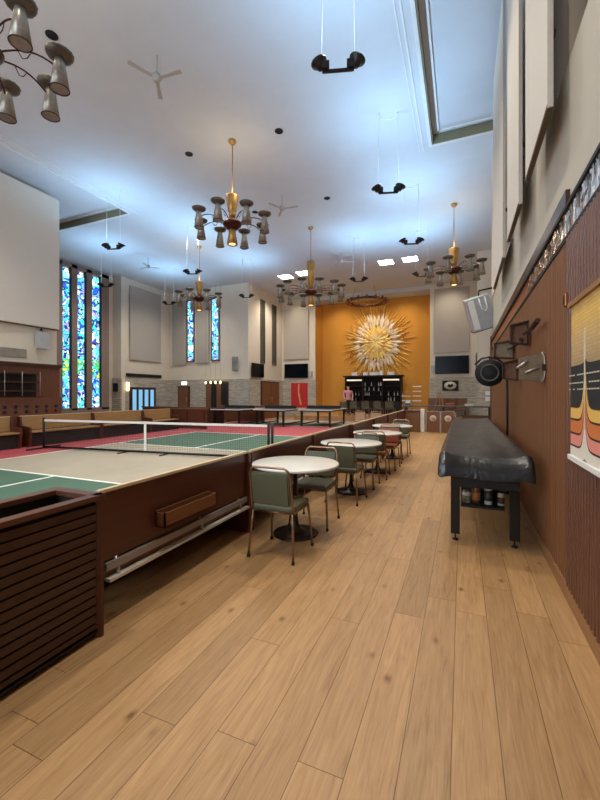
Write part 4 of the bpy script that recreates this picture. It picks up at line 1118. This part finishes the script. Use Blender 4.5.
# ================================================================== FAR END OF THE AISLE
t = thing('low_counter', 'low brown wooden counter closing the aisle end left of the boards', 'counter', (-1.75, 15.8, 0))
box('body', M['walnut_v'], -.35, .2, -.2, .2, 0, .78, t); box('top', M['dark_walnut'], -.4, .25, -.23, .23, .78, .83, t)
o = box('white_post', M['white'], -1.5, -1.36, 15.75, 15.85, 0, .9, None, .005); tag(o, 'white square post between the low counter and the round-logo boards', 'post')
for k in (0, 1):
    t = thing('cornhole_board', ['left upright brown board with a round pale emblem at aisle end', 'right upright brown board with a round pale emblem at aisle end'][k], 'game board', (-1.03+k*.54, 15.7, 0), 0, 'upright boards with round emblems')
    box('board', M['rack_wood'], -.25, .25, -.02, .02, 0.01, .8, t)
    m = MB(); m.box(-.26, -.24, -.03, .03, 0, .82); m.box(.24, .26, -.03, .03, 0, .82); m.box(-.26, .26, -.03, .03, .8, .82); m.build('frame', M['steel'], t)
    MB().lathe([(.0001, .0), (.125, .0), (.125, .01), (.0001, .01)], (0, -.021, .54), 28, Matrix.Rotation(PI/2, 4, 'X')).build('round_emblem', M['label_paper'], t)
    m = MB(); m.box(-.08, .08, -.036, -.032, .53, .55); m.box(-.05, .05, -.036, -.032, .57, .585); m.box(-.05, .05, -.036, -.032, .49, .505); m.build('emblem_mark', M['art_red'], t)
t = thing('long_table', 'long dark-topped table behind the round-emblem boards', 'table', (-.7, 16.9, 0))
box('tabletop', plain('grey_slate_top', S(70, 74, 76), .3), -1.6, 1.9, -.35, .35, .95, 1.0, t)
for x in (-1.5, 0, 1.7):
    for y in (-.28, .28): box('leg', M['black'], x-.03, x+.03, y-.03, y+.03, 0, .95, t)
o = box('stacked_chairs_box', M['walnut'], .0, .9, 16.0, 16.3, .0, .62, None, .01); tag(o, 'low reddish wooden chest under the dark table behind the shuffleboard table', 'chest'); o.name = 'wooden_chest'
box('lid', M['dark_walnut'], -.02, .92, 15.98, 16.32, .62, .66, o)
o = box('paper_box', M['label_paper'], .1, .4, 16.8, 17.05, 1.0, 1.08); tag(o, 'small pale box on the dark table near the right wall', 'box')
# olive seats on the long table side
for k, (x, lb) in enumerate(((-2.1, 'grey small appliance at the left end of the dark table'),)):
    t = thing('small_appliance', lb, 'appliance', (x, 16.8, 1.0)); box('body', M['steel'], -.13, .13, -.12, .12, 0, .22, t, .02); box('knob_panel', M['blackmat'], -.1, .1, -.13, -.12, .03, .09, t)
# bench, A-frame and basket on stage
t = thing('bench', 'brown cushioned bench against the stone wall under the right television', 'bench', (-.75, 22.4, .25))
box('seat', M['rack_wood'], -1.0, 1.0, -.25, .25, .35, .45, t); box('backrest', M['rack_wood'], -1.0, 1.0, .2, .28, .45, 1.0, t)
for x in (-.9, .9): box('leg', M['dark_walnut'], x-.04, x+.04, -.2, .2, 0, .35, t)
m = MB(); [m.box(x, x+.02, .18, .2, .5, .98) for x in (-.5, 0, .5)]; m.build('backrest_seam', M['dark_walnut'], t)
t = thing('easel', 'small pale wooden A-frame stand before the bench', 'stand', (-1.1, 21.6, .25))
for s in (-1, 1):
    MB().tube([(s*.34, -.1, 0), (s*.04, 0, 1.35)], .03, 6).build('leg', M['pew_tan'], t)
MB().tube([(0, .35, 0), (0, 0, 1.3)], .022, 6).build('rear_leg', M['pew_tan'], t); MB().tube([(-.2, -.05, .55), (.2, -.05, .55)], .025, 6).build('cross_rail', M['pew_tan'], t)
o = MB().lathe([(.0001, 0), (.2, 0), (.28, .12), (.27, .3), (.25, .3), (.24, .12), (.0001, .04)], n=24).build('basket', M['rust']); o.location = (-.55, 22.3, .70); tag(o, 'round reddish-brown basket on the bench below the emblem plaque', 'basket')
hb = MB(); hb.tube([(.25*math.cos(a), 0, .28+.2*math.sin(a)) for a in [PI*k/10 for k in range(11)]], .02, 6); hb.build('handle', M['rack_wood'], o)
for k in range(2):
    q = box('notice_card', M['white'], .93, 1.25, 18.36, 18.4, 1.18+k*.25, 1.36+k*.25); tag(q, ['lower white card on the stone wall stub at right', 'upper white card on the stone wall stub at right'][k], 'card', 'white cards on the stone wall stub')
